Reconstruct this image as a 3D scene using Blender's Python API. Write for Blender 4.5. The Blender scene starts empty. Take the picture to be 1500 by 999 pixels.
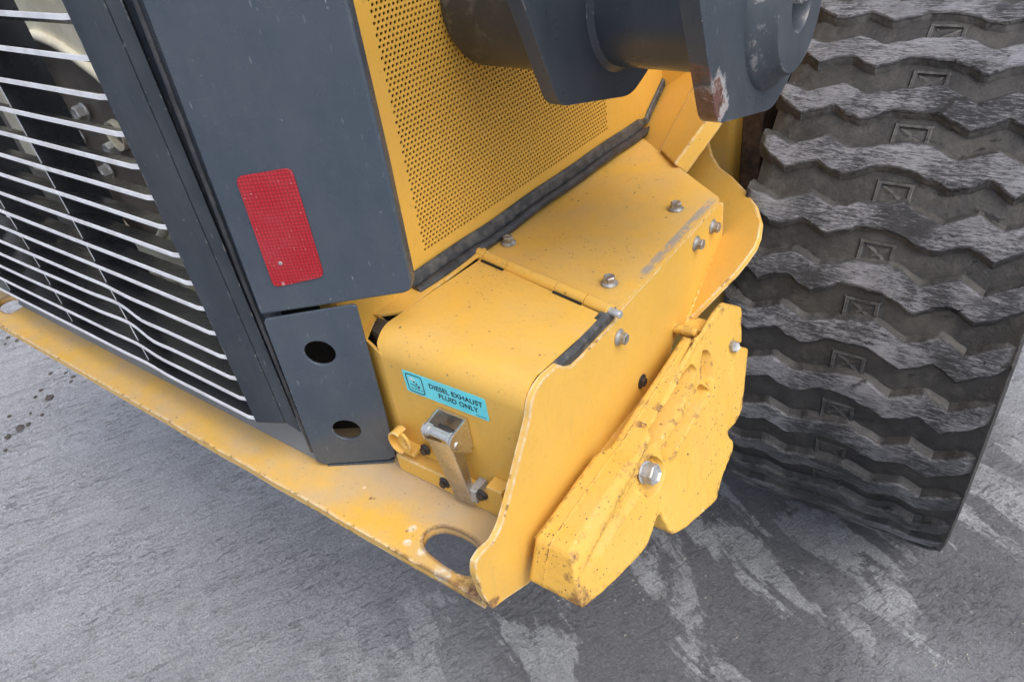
import bpy, bmesh, math, random
from mathutils import Vector, Matrix, noise, geometry

random.seed(7)
sc = bpy.context.scene
col = sc.collection
R = math.radians
H = 0.375                      # height of the drawing datum above the ground, metres

# ------------------------------------------------------------------ camera
cam = bpy.data.cameras.new('camera')
cam_ob = bpy.data.objects.new('camera', cam)
col.objects.link(cam_ob)
cam.sensor_width = 36.0
cam.lens = 25.394
cam.clip_start = 0.02
cam.clip_end = 400
cam_ob.matrix_world = Matrix(((0.81181979, -0.26445645, 0.52058757, 0.0),
                              (0.57059497, 0.54859259, -0.61111992, 0.0),
                              (-0.12397588, 0.79316389, 0.59625583, 1.7 + H),
                              (0, 0, 0, 1)))
sc.camera = cam_ob

# ------------------------------------------------------------------ light: bright overcast day
SUN_EL, SUN_AZ = R(56), R(104)      # azimuth measured clockwise from +Y: high, from the right of the machine
world = bpy.data.worlds.new('World')
sc.world = world
world.use_nodes = True
wn, wl = world.node_tree.nodes, world.node_tree.links
wn.clear()
sky = wn.new('ShaderNodeTexSky'); sky.sky_type = 'NISHITA'; sky.sun_disc = False
sky.sun_elevation = SUN_EL; sky.sun_rotation = SUN_AZ
sky.air_density = 1.0; sky.dust_density = 5.0; sky.ozone_density = 1.0
hsv = wn.new('ShaderNodeHueSaturation'); hsv.inputs['Saturation'].default_value = 0.72
bg = wn.new('ShaderNodeBackground'); bg.inputs['Strength'].default_value = 0.15
wo = wn.new('ShaderNodeOutputWorld')
wl.new(sky.outputs[0], hsv.inputs['Color']); wl.new(hsv.outputs[0], bg.inputs['Color']); wl.new(bg.outputs[0], wo.inputs[0])
sun = bpy.data.lights.new('sun', 'SUN'); sun.energy = 0.55; sun.angle = R(45); sun.color = (1.0, 0.965, 0.91)
sun_ob = bpy.data.objects.new('sun', sun); col.objects.link(sun_ob)
sd = Vector((math.sin(SUN_AZ) * math.cos(SUN_EL), math.cos(SUN_AZ) * math.cos(SUN_EL), math.sin(SUN_EL)))
sun_ob.rotation_euler = sd.to_track_quat('Z', 'Y').to_euler()
sun_ob.location = (3, -4, 8)
vs = sc.view_settings
vs.view_transform = 'Standard'; vs.look = 'None'; vs.exposure = 0.66; vs.gamma = 1.0; vs.use_curve_mapping = False

# ------------------------------------------------------------------ materials
ROOT = Vector((-1.2, 1.3, 0.0))       # foot of the machine's Empty
class NT:
    """small helper to write node graphs"""
    def __init__(s, name):
        s.m = bpy.data.materials.new(name); s.m.use_nodes = True
        s.t = s.m.node_tree; s.t.nodes.clear()
        s.out = s.t.nodes.new('ShaderNodeOutputMaterial')
        s.p = s.t.nodes.new('ShaderNodeBsdfPrincipled')
        s.t.links.new(s.p.outputs[0], s.out.inputs[0])
        s.tc = s.t.nodes.new('ShaderNodeTexCoord')
        s.co = s.tc.outputs['Object']
    def put(s, inp, v):
        if isinstance(v, bpy.types.NodeSocket): s.t.links.new(v, inp)
        elif hasattr(v, '__len__') and len(v) == 3 and inp.type == 'RGBA': inp.default_value = (*v, 1)
        else: inp.default_value = v
    def set(s, **kw):
        names = {'base': 'Base Color', 'rough': 'Roughness', 'metal': 'Metallic', 'normal': 'Normal', 'spec': 'Specular IOR Level', 'coat': 'Coat Weight', 'coat_rough': 'Coat Roughness', 'alpha': 'Alpha'}
        for k, v in kw.items(): s.put(s.p.inputs[names[k]], v)
        return s.m
    def map(s, scale=(1, 1, 1), rot=(0, 0, 0), loc=(0, 0, 0), co=None):
        n = s.t.nodes.new('ShaderNodeMapping')
        n.inputs['Scale'].default_value = scale; n.inputs['Rotation'].default_value = rot; n.inputs['Location'].default_value = loc
        s.put(n.inputs['Vector'], co or s.co)
        return n.outputs[0]
    def along(s, deg, a, b, loc=(0, 0, 0)):
        """ground coordinates turned so that features are drawn out along a compass direction"""
        return s.map((a, b, 1), loc=loc, co=s.map(rot=(0, 0, R(-deg))))
    def noise(s, scale, detail=4, rough=0.55, co=None, dist=0.0):
        n = s.t.nodes.new('ShaderNodeTexNoise')
        n.inputs['Scale'].default_value = scale; n.inputs['Detail'].default_value = detail
        n.inputs['Roughness'].default_value = rough; n.inputs['Distortion'].default_value = dist
        s.put(n.inputs['Vector'], co or s.co)
        return n.outputs[0]
    def voro(s, scale, co=None, feature='F1'):
        n = s.t.nodes.new('ShaderNodeTexVoronoi'); n.feature = feature
        n.inputs['Scale'].default_value = scale
        s.put(n.inputs['Vector'], co or s.co)
        return n
    def ramp(s, v, a, b, lo=0.0, hi=1.0):
        n = s.t.nodes.new('ShaderNodeMapRange'); n.clamp = True
        n.inputs['From Min'].default_value = a; n.inputs['From Max'].default_value = b
        n.inputs['To Min'].default_value = lo; n.inputs['To Max'].default_value = hi
        s.put(n.inputs['Value'], v)
        return n.outputs[0]
    def math(s, op, a, b=0.0):
        n = s.t.nodes.new('ShaderNodeMath'); n.operation = op; n.use_clamp = False
        s.put(n.inputs[0], a); s.put(n.inputs[1], b)
        return n.outputs[0]
    def mix(s, f, a, b):
        n = s.t.nodes.new('ShaderNodeMix'); n.data_type = 'RGBA'
        s.put(n.inputs[0], f); s.put(n.inputs[6], a); s.put(n.inputs[7], b)
        return n.outputs[2]
    def sep(s, v):
        n = s.t.nodes.new('ShaderNodeSeparateXYZ'); s.put(n.inputs[0], v); return n.outputs
    def bump(s, h, strength=0.3, dist=0.002):
        n = s.t.nodes.new('ShaderNodeBump')
        n.inputs['Strength'].default_value = strength; n.inputs['Distance'].default_value = dist
        s.put(n.inputs['Height'], h)
        return n.outputs[0]
    def geo(s): 
        return s.t.nodes.new('ShaderNodeNewGeometry')
    def edge(s, radius=0.004):
        """1 near convex or concave edges of the mesh"""
        b = s.t.nodes.new('ShaderNodeBevel'); b.samples = 4; b.inputs['Radius'].default_value = radius
        g = s.geo()
        d = s.t.nodes.new('ShaderNodeVectorMath'); d.operation = 'DOT_PRODUCT'
        s.put(d.inputs[0], b.outputs[0]); s.put(d.inputs[1], g.outputs['True Normal'])
        return s.ramp(d.outputs['Value'], 0.995, 0.90)
    def spot(s, p, r, nz=None, soft=0.35, squash=(1, 1, 1)):
        """1 around a point of the machine, with a ragged outline"""
        v = s.t.nodes.new('ShaderNodeVectorMath'); v.operation = 'SUBTRACT'
        s.put(v.inputs[0], s.co); v.inputs[1].default_value = Vector(p) + Vector((0, 0, H)) - ROOT
        w = s.t.nodes.new('ShaderNodeVectorMath'); w.operation = 'MULTIPLY'
        s.put(w.inputs[0], v.outputs[0]); w.inputs[1].default_value = squash
        l = s.t.nodes.new('ShaderNodeVectorMath'); l.operation = 'LENGTH'; s.put(l.inputs[0], w.outputs[0])
        d = l.outputs['Value']
        n = nz or s.noise(38, 7, 0.75)
        d = s.math('ADD', d, s.math('MULTIPLY', s.math('SUBTRACT', n, 0.5), r * 2.6))
        return s.ramp(d, r, r * (1 - soft))
    def specks(s, scale, keep, size, co=None):
        """sparse dots: voronoi cells, a share of them kept"""
        v = s.voro(scale, co)
        d = s.ramp(v.outputs['Distance'], size, size * 0.55)
        c = s.sep(v.outputs['Color'])
        k = s.ramp(c[0], keep - 0.01, keep + 0.01)
        sz = s.ramp(c[1], 0, 1, 0.35, 1.0)
        return s.math('MULTIPLY', s.math('MULTIPLY', d, k), sz)

YEL = (0.745, 0.450, 0.083)
def yellow(name, wear=0.5, rust=0.3, cast=False, dust=0.25, scrape=False, specks=0.5, edge_r=0.004, base=YEL, bare=(0.30, 0.29, 0.28), rusty=(), pale=(), rim=(), ledge=False, grime=()):
    n = NT(name)
    c = n.mix(n.ramp(n.noise(5.0, 5), 0.3, 0.7), (base[0], base[1], base[2]), (base[0] * 0.93, base[1] * 0.91, base[2] * 0.85))
    # pale road dust, in clouds, thicker on faces that look up
    nz = n.sep(n.geo().outputs['Normal'])[2]
    up = n.ramp(nz, 0.2, 1.0)
    dn = n.ramp(n.noise(9, 8, 0.65), 0.35, 0.75)
    dm = n.math('MULTIPLY', n.math('ADD', n.math('MULTIPLY', up, 0.75), 0.25), n.math('MULTIPLY', dn, dust))
    c = n.mix(dm, c, (0.47, 0.37, 0.25))
    for p, r in grime:
        c = n.mix(n.math('MULTIPLY', n.spot(p, r, soft=0.8), 0.40), c, (0.30, 0.21, 0.10))
    if ledge:     # grey silt that has settled along the foot of the panels
        yy = n.sep(n.co)[1]
        si = n.math('MULTIPLY', n.ramp(n.math('ADD', yy, n.math('MULTIPLY', n.math('SUBTRACT', n.noise(11, 7, 0.7), 0.5), 0.12)), -0.790, -0.720), 0.52)
        c = n.mix(si, c, (0.37, 0.33, 0.28))
    # fine grime
    c = n.mix(n.math('MULTIPLY', n.ramp(n.noise(120, 4, 0.7), 0.55, 0.72), 0.22), c, (0.35, 0.20, 0.06))
    # runs
    c = n.mix(n.math('MULTIPLY', n.ramp(n.noise(1.0, 4, 0.6, n.map((60, 60, 7))), 0.55, 0.75), 0.20), c, (0.5, 0.33, 0.12))
    # chips, big and small
    g = n.ramp(n.noise(6, 3), 0.45 if not cast else 0.36, 0.62 if not cast else 0.52)
    sp = n.math('MULTIPLY', n.specks(150, 0.80, 0.32), g)
    sp2 = n.math('MULTIPLY', n.specks(60, 0.86, 0.20), n.ramp(n.noise(4, 3, co=n.map(loc=(3, 1, 2))), 0.38, 0.52))
    ch = n.math('MULTIPLY', n.math('MAXIMUM', sp, sp2), specks)
    c = n.mix(ch, c, (0.14, 0.09, 0.055))
    # light scratches
    scr = n.specks(1.0, 0.95, 0.22, n.map((260, 260, 34), (0.5, 0.35, 0.3)))
    c = n.mix(n.math('MULTIPLY', scr, 0.55), c, (0.80, 0.66, 0.42))
    # hairline scuffs
    hs = n.math('MULTIPLY', n.ramp(n.noise(1, 3, 0.6, n.map((30, 30, 520), (0.35, 0.2, 0.1))), 0.66, 0.72), n.ramp(n.noise(5, 3, co=n.map(loc=(9, 4, 4))), 0.5, 0.62))
    c = n.mix(n.math('MULTIPLY', hs, 0.30), c, (0.40, 0.28, 0.14))
    # edge wear: pale primer, bare grey, then rust
    e = n.edge(edge_r)
    en = n.noise(42, 6, 0.7)
    w1 = n.math('MULTIPLY', e, n.ramp(en, 0.64 - wear * 0.30, 0.69 - wear * 0.24))
    for p, r in pale: w1 = n.math('MAXIMUM', w1, n.spot(p, r))
    c = n.mix(n.math('MULTIPLY', w1, 0.85), c, n.mix(n.ramp(n.noise(90, 4), 0.4, 0.6), (0.74, 0.68, 0.56), (0.66, 0.50, 0.27)))
    w2 = n.math('MULTIPLY', n.ramp(e, 0.25, 0.6), n.ramp(n.noise(30, 7, 0.74, n.map(loc=(5, 2, 8))), 0.70 - rust * 0.30, 0.72 - rust * 0.28))
    for p, r in rusty: w2 = n.math('MAXIMUM', w2, n.math('MULTIPLY', n.spot(p, r, soft=0.6), n.ramp(n.noise(160, 5, 0.7), 0.35, 0.55, 0.35, 0.95)))
    for p, r in rim: w2 = n.math('MAXIMUM', w2, n.math('MULTIPLY', n.ramp(e, 0.02, 0.25), n.math('MULTIPLY', n.spot(p, r, soft=0.3), n.ramp(n.noise(50, 6, 0.7), 0.28, 0.44))))
    rustc = n.mix(n.ramp(n.noise(70, 5), 0.35, 0.65), (0.10, 0.045, 0.025), (0.20, 0.10, 0.06))
    c = n.mix(w2, c, rustc)
    if scrape:
        # the bare grey strip scraped along the outer edge of the flat top
        x, y, z = n.sep(n.co)
        m = n.math('MULTIPLY', n.ramp(x, 0.644, 0.649), n.ramp(x, 0.668, 0.660))
        m = n.math('MULTIPLY', m, n.math('MULTIPLY', n.ramp(y, -0.27, -0.24), n.ramp(y, 0.085, 0.07)))
        m = n.math('MULTIPLY', m, n.ramp(n.noise(1, 6, 0.75, n.map((75, 30, 60))), 0.40, 0.50))
        c = n.mix(n.math('MULTIPLY', m, 0.85), c, bare)
    h = n.noise(260, 3)
    if cast: 
        h = n.math('ADD', n.math('MULTIPLY', n.noise(75, 5, 0.6), 2.2), n.math('MULTIPLY', n.noise(18, 3), 3.0))
    h = n.math('SUBTRACT', h, n.math('MULTIPLY', ch, 2.0))
    rough = n.ramp(n.noise(24, 5), 0.3, 0.7, 0.34, 0.52) if not cast else n.ramp(n.noise(24, 5), 0.3, 0.7, 0.50, 0.68)
    rough = n.math('ADD', rough, n.math('MULTIPLY', dm, 0.5))
    return n.set(base=c, rough=rough, normal=n.bump(h, 0.10 if not cast else 0.4, 0.0012 if not cast else 0.002))

def dark_paint(name, base=(0.044, 0.062, 0.085), specks=0.8, dust=0.16, rough=0.24, wear=0.4, rust=0.0, rusty=(), chipped=()):
    n = NT(name)
    c = n.mix(n.ramp(n.noise(3, 4), 0.3, 0.7), base, tuple(b * 1.22 for b in base))
    dn = n.ramp(n.noise(5, 9, 0.72), 0.40, 0.80)
    c = n.mix(n.math('MULTIPLY', dn, dust), c, (0.16, 0.165, 0.17))
    # dry dust specks and short vertical scuffs
    d1 = n.math('MULTIPLY', n.specks(170, 0.93, 0.27), n.ramp(n.noise(7, 3), 0.40, 0.60))
    d2 = n.specks(1.0, 0.955, 0.30, n.map((270, 270, 44), (0.09, 0.05, 0)))
    d2 = n.math('MULTIPLY', d2, n.ramp(n.noise(5, 3, co=n.map(loc=(6, 2, 9))), 0.42, 0.60))
    d3 = n.math('MULTIPLY', n.specks(75, 0.95, 0.16, n.map(loc=(0, 0.3, 0.1))), 0.7)
    sp = n.math('MULTIPLY', n.math('MAXIMUM', n.math('MULTIPLY', d1, 0.45), n.math('MAXIMUM', d2, d3)), specks)
    c = n.mix(n.math('MULTIPLY', sp, 0.8), c, (0.46, 0.47, 0.48))
    sm = n.math('MULTIPLY', n.ramp(n.noise(1, 7, 0.7, n.map((7, 7, 2.2), (0.25, 0.1, 0), (3, 1, 0))), 0.46, 0.72), 0.30)
    c = n.mix(sm, c, (0.115, 0.130, 0.150))
    sw = n.ramp(n.noise(1.0, 5, 0.7, n.map((3, 3, 110), (0.2, 0.1, 0))), 0.66, 0.80)
    c = n.mix(n.math('MULTIPLY', sw, 0.14), c, (0.25, 0.26, 0.28))
    e = n.edge(0.004)
    w = n.math('MULTIPLY', e, n.ramp(n.noise(36, 6, 0.7), 0.66 - 0.2 * wear, 0.70 - 0.2 * wear))
    c = n.mix(n.math('MULTIPLY', w, 0.7), c, (0.40, 0.40, 0.40))
    for p, r in chipped: c = n.mix(n.spot(p, r), c, (0.60, 0.61, 0.62))
    for p, r in rusty: c = n.mix(n.spot(p, r), c, n.mix(n.ramp(n.noise(60, 5, 0.7), 0.35, 0.65), (0.075, 0.035, 0.028), (0.17, 0.085, 0.065)))
    if rust:
        w2 = n.math('MULTIPLY', e, n.ramp(n.noise(22, 6, 0.7, n.map(loc=(2, 7, 3))), 0.60, 0.64))
        c = n.mix(n.math('MULTIPLY', w2, rust), c, (0.14, 0.055, 0.035))
    rg = n.ramp(n.noise(11, 7, 0.65), 0.3, 0.75, rough - 0.08, rough + 0.16)
    return n.set(base=c, rough=rg, normal=n.bump(n.noise(200, 3), 0.07, 0.001))

def plain(name, base, rough=0.5, metal=0.0, var=0.25, scale=40, bump=0.15, dirt=None, dirt_amt=0.0):
    n = NT(name)
    c = n.mix(n.ramp(n.noise(scale, 5, 0.65), 0.3, 0.7), tuple(b * (1 - var) for b in base), tuple(min(1, b * (1 + var)) for b in base))
    if dirt: c = n.mix(n.math('MULTIPLY', n.ramp(n.noise(scale * 0.7, 6, 0.7, n.map(loc=(4, 1, 2))), 0.45, 0.62), dirt_amt), c, dirt)
    return n.set(base=c, metal=metal, rough=n.ramp(n.noise(scale * 2, 4), 0.3, 0.7, rough - 0.07, rough + 0.1), normal=n.bump(n.noise(scale * 5, 4), bump, 0.001))

M = {}
M['yellow'] = yellow('yellow_paint')
M['yellow_lid'] = yellow('yellow_paint_lid', wear=0.25, rust=0.05, specks=0.95, dust=0.30)
M['yellow_top'] = yellow('yellow_paint_top', wear=0.35, rust=0.10, specks=1.0, dust=0.42, scrape=True, grime=[((-0.855, 1.042, 0.954), 0.024), ((-0.586, 0.992, 0.954), 0.026), ((-0.598, 1.307, 0.954), 0.024), ((-0.72, 0.955, 0.953), 0.018), ((-0.55, 0.925, 0.953), 0.018)])
M['yellow_bumper'] = yellow('yellow_paint_bumper', ledge=True, wear=1.0, rust=0.52, dust=0.85, specks=0.7, edge_r=0.012,
    rusty=[((-0.868, 0.531, 0.66), 0.0045), ((-0.862, 0.534, 0.66), 0.003), ((-0.567, 0.470, 0.66), 0.026), ((-0.60, 0.474, 0.65), 0.016), ((-0.745, 0.516, 0.66), 0.004), ((-0.752, 0.508, 0.66), 0.004)],
    pale=[((-0.747, 0.516, 0.66), 0.011), ((-0.640, 0.474, 0.66), 0.022), ((-0.735, 0.488, 0.66), 0.009), ((-0.90, 0.545, 0.66), 0.004), ((-0.70, 0.485, 0.66), 0.012)],
    rim=[((-0.655, 0.52, 0.65), 0.105), ((-2.4, 0.53, 0.65), 0.12)])
M['yellow_side'] = yellow('yellow_paint_side', wear=0.85, rust=0.42, dust=0.3, specks=0.6, edge_r=0.009,
    rusty=[((-0.532, 0.466, 0.655), 0.016), ((-0.530, 0.480, 0.648), 0.010)],
    grime=[((-0.530, 0.920, 0.896), 0.022), ((-0.530, 1.258, 0.911), 0.022), ((-0.530, 1.344, 0.907), 0.022), ((-0.530, 1.005, 0.722), 0.024), ((-0.53, 0.60, 0.64), 0.05), ((-0.53, 1.16, 0.74), 0.03)])
M['weld'] = yellow('yellow_paint_weld', wear=0.2, rust=0.25, dust=0.3, specks=0.4, edge_r=0.003)
M['yellow_cast'] = yellow('yellow_paint_casting', wear=0.08, rust=0.56, cast=True, dust=0.25, specks=1.0, edge_r=0.018, base=(0.66, 0.405, 0.072),
    rusty=[((-0.418, 0.556, 0.632), 0.030), ((-0.438, 0.572, 0.67), 0.014), ((-0.440, 0.585, 0.700), 0.012), ((-0.505, 1.125, 0.765), 0.018), ((-0.445, 1.25, 0.768), 0.012), ((-0.46, 1.19, 0.767), 0.010)])
M['yellow_clean'] = yellow('yellow_paint_hood', wear=0.0, rust=0.0, dust=0.12, specks=0.25, edge_r=0.002)
M['dark'] = dark_paint('dark_grey_paint')
M['dark_clean'] = dark_paint('dark_grey_paint_tube', base=(0.036, 0.047, 0.062), specks=0.5, dust=0.12, rough=0.30, wear=0.5, rust=0.5,
    chipped=[((-0.366, 0.902, 1.342), 0.046)], rusty=[((-0.376, 0.896, 1.340), 0.047), ((-0.380, 0.875, 1.385), 0.026)])
M['dark_frame'] = dark_paint('dark_grey_paint_frame', base=(0.022, 0.030, 0.042), specks=0.5, dust=0.12, rough=0.32, wear=0.5)
M['grey_lower'] = dark_paint('dusty_grey_paint_sky_sheen', base=(0.16, 0.185, 0.215), specks=0.3, dust=0.5, rough=0.45)  # base raised to light bluish grey for the sky the valance reflects
M['slat_face'] = dark_paint('slat_grey', base=(0.030, 0.034, 0.040), specks=0.3, dust=0.12, rough=0.24)
M['slat_lip'] = plain('slat_lip_sky_sheen', (0.76, 0.79, 0.84), 0.35, 0.0, 0.07, 30, 0.06, (0.30, 0.25, 0.22), 0.25)  # near-white colour carries the sky reflected in the lip
M['steel'] = plain('stainless_steel', (0.72, 0.71, 0.69), 0.31, 0.94, 0.05, 60, 0.04, (0.58, 0.53, 0.45), 0.25)
M['bolt'] = plain('zinc_plated_steel', (0.42, 0.43, 0.43), 0.42, 0.7, 0.3, 90, 0.25, (0.16, 0.11, 0.08), 0.45)
M['zinc_grey'] = plain('galvanised_grey', (0.46, 0.48, 0.50), 0.5, 0.45, 0.25, 90, 0.3, (0.22, 0.20, 0.17), 0.5)
M['black_bolt'] = plain('black_oxide_steel', (0.035, 0.036, 0.04), 0.35, 0.4, 0.4, 90, 0.2, (0.15, 0.11, 0.06), 0.25)
M['pin'] = plain('pin_steel', (0.55, 0.57, 0.58), 0.36, 0.6, 0.15, 90, 0.15)
M['rubber'] = plain('black_rubber', (0.024, 0.028, 0.034), 0.38, 0.0, 0.3, 45, 0.25, (0.12, 0.12, 0.125), 0.30)
M['flap'] = plain('dusty_rubber_flap', (0.034, 0.038, 0.044), 0.48, 0.0, 0.35, 60, 0.35, (0.17, 0.165, 0.15), 0.45)
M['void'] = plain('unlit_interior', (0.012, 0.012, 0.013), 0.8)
M['core'] = plain('dusty_cooler_fins', (0.085, 0.080, 0.070), 0.8, 0.0, 0.4, 60, 0.5)
M['hood_inside'] = plain('brown_backing', (0.050, 0.030, 0.018), 0.8)
M['beige'] = plain('beige_plastic', (0.66, 0.64, 0.52), 0.5, 0.0, 0.15, 12, 0.1, (0.32, 0.28, 0.20), 0.4)
M['brown_plate'] = plain('dark_brown_plate', (0.15, 0.13, 0.118), 0.55, 0.0, 0.2, 30, 0.15, (0.12, 0.10, 0.08), 0.3)
M['rust_iron'] = plain('rusty_iron', (0.16, 0.10, 0.065), 0.75, 0.0, 0.45, 30, 0.4, (0.035, 0.03, 0.03), 0.7)
M['ink'] = plain('black_print', (0.012, 0.016, 0.022), 0.5)
M['teal'] = plain('turquoise_sticker', (0.14, 0.74, 0.84), 0.35, 0.0, 0.05, 30, 0.03, (0.20, 0.55, 0.60), 0.2)
M['white_print'] = plain('white_print', (0.55, 0.78, 0.82), 0.5)

def red_reflector():
    n = NT('red_prismatic_reflector')
    # the grid of small moulded prisms behind the clear face
    v = n.map((1, 1, 1), (0, 0, R(-31.6)))
    x, y, z = n.sep(v)
    fx = n.math('ABSOLUTE', n.math('SINE', n.math('MULTIPLY', x, 520)))
    fz = n.math('ABSOLUTE', n.math('SINE', n.math('MULTIPLY', z, 520)))
    g = n.math('MULTIPLY', fx, fz)
    c = n.mix(n.ramp(g, 0.1, 0.7), (0.26, 0.007, 0.013), (0.45, 0.013, 0.026))
    c = n.mix(n.math('MULTIPLY', n.ramp(n.noise(14, 7, 0.7), 0.45, 0.75), 0.10), c, (0.55, 0.25, 0.27))
    d2 = n.specks(1.0, 0.945, 0.25, n.map((75, 75, 34), (0.1, 0.1, 0)))
    d1 = n.specks(190, 0.90, 0.25)
    c = n.mix(n.math('MULTIPLY', n.math('MAXIMUM', d2, d1), 0.5), c, (0.72, 0.50, 0.50))
    return n.set(base=c, rough=0.34, normal=n.bump(g, 0.25, 0.0012), coat=0.25, coat_rough=0.15)
M['red'] = red_reflector()

TY_R, TY_Z, TY_Y = 0.8582, 0.464, 2.2132      # tyre radius, axle height and axle distance
def tyre_rubber():
    n = NT('tyre_rubber')
    # one set of coordinates for carcass and lugs, about the wheel's centre, so no two lugs wear alike
    v = n.t.nodes.new('ShaderNodeVectorMath'); v.operation = 'SUBTRACT'
    n.put(v.inputs[0], n.geo().outputs['Position']); v.inputs[1].default_value = (0, TY_Y, TY_Z + H)
    n.co = v.outputs[0]
    x, y, z = n.sep(n.co)
    r = n.math('SQRT', n.math('ADD', n.math('MULTIPLY', y, y), n.math('MULTIPLY', z, z)))
    crown = n.ramp(r, TY_R - 0.007, TY_R - 0.002)
    base = n.mix(n.ramp(n.noise(9, 7, 0.7), 0.35, 0.68), (0.016, 0.0165, 0.018), (0.052, 0.051, 0.049))
    base = n.mix(n.math('MULTIPLY', n.ramp(n.noise(4, 6, 0.7, n.map(loc=(1, 2, 3))), 0.52, 0.74), 0.6), base, (0.105, 0.098, 0.086))
    # wiped dark smears along the grooves
    base = n.mix(n.math('MULTIPLY', n.ramp(n.noise(1, 6, 0.7, n.map((9, 40, 40), (0.3, 0, 0))), 0.55, 0.72), 0.6), base, (0.014, 0.014, 0.016))
    # worn running surface: pale, combed by fine scuffs across the tread
    s1 = n.noise(1, 8, 0.8, n.map((22, 190, 190), (0.25, 0, 0.10)), 0.4)
    s2 = n.noise(1, 5, 0.75, n.map((70, 520, 520), (-0.2, 0, -0.08)), 0.3)
    s3 = n.noise(5, 5, 0.65)
    st = n.math('ADD', n.math('MULTIPLY', n.math('ADD', s1, s2), 0.5), n.math('MULTIPLY', n.math('SUBTRACT', s3, 0.5), 0.55))
    top = n.mix(n.ramp(st, 0.455, 0.575), (0.020, 0.022, 0.027), (0.27, 0.278, 0.308))
    top = n.mix(n.math('MULTIPLY', n.ramp(n.noise(6, 5, 0.7, n.map(loc=(8, 8, 1))), 0.5, 0.72), 0.45), top, (0.065, 0.067, 0.074))
    base = n.mix(n.math('MULTIPLY', n.ramp(n.noise(24, 6, 0.75), 0.5, 0.68), 0.35), base, (0.12, 0.115, 0.105))
    c = n.mix(crown, base, top)
    e = n.edge(0.006)
    c = n.mix(n.math('MULTIPLY', n.math('MULTIPLY', e, n.ramp(n.noise(40, 6, 0.75), 0.40, 0.60)), 0.5), c, (0.30, 0.30, 0.31))
    # fresh dark tears in the worn rubber
    c = n.mix(n.math('MULTIPLY', n.ramp(n.noise(1, 7, 0.72, n.map((11, 16, 16), loc=(2.2, 1, 4)), 0.6), 0.60, 0.62), n.ramp(x, -0.30, -0.15)), c, (0.008, 0.008, 0.009))
    c = n.mix(n.math('MULTIPLY', n.specks(130, 0.94, 0.22), 0.30), c, (0.22, 0.21, 0.19))
    # the lower part has been through water: darker, with some sheen
    wet = n.math('MULTIPLY', n.ramp(n.math('SUBTRACT', z, n.math('MULTIPLY', x, 0.55)), 0.36, -0.06), n.ramp(n.noise(5, 6, 0.7, n.map((0.6, 1, 1), loc=(3, 7, 1))), 0.36, 0.58))
    c = n.mix(n.math('MULTIPLY', wet, 0.62), c, (0.012, 0.0125, 0.014))
    h = n.math('ADD', n.math('MULTIPLY', n.math('MULTIPLY', st, crown), 2.6), n.math('MULTIPLY', n.noise(70, 6, 0.7), 1.0))
    rg = n.math('SUBTRACT', n.ramp(n.noise(14, 5), 0.3, 0.7, 0.42, 0.70), n.math('MULTIPLY', wet, 0.20))
    return n.set(base=c, rough=rg, normal=n.bump(h, 0.7, 0.0040))
M['tyre'] = tyre_rubber()

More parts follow.
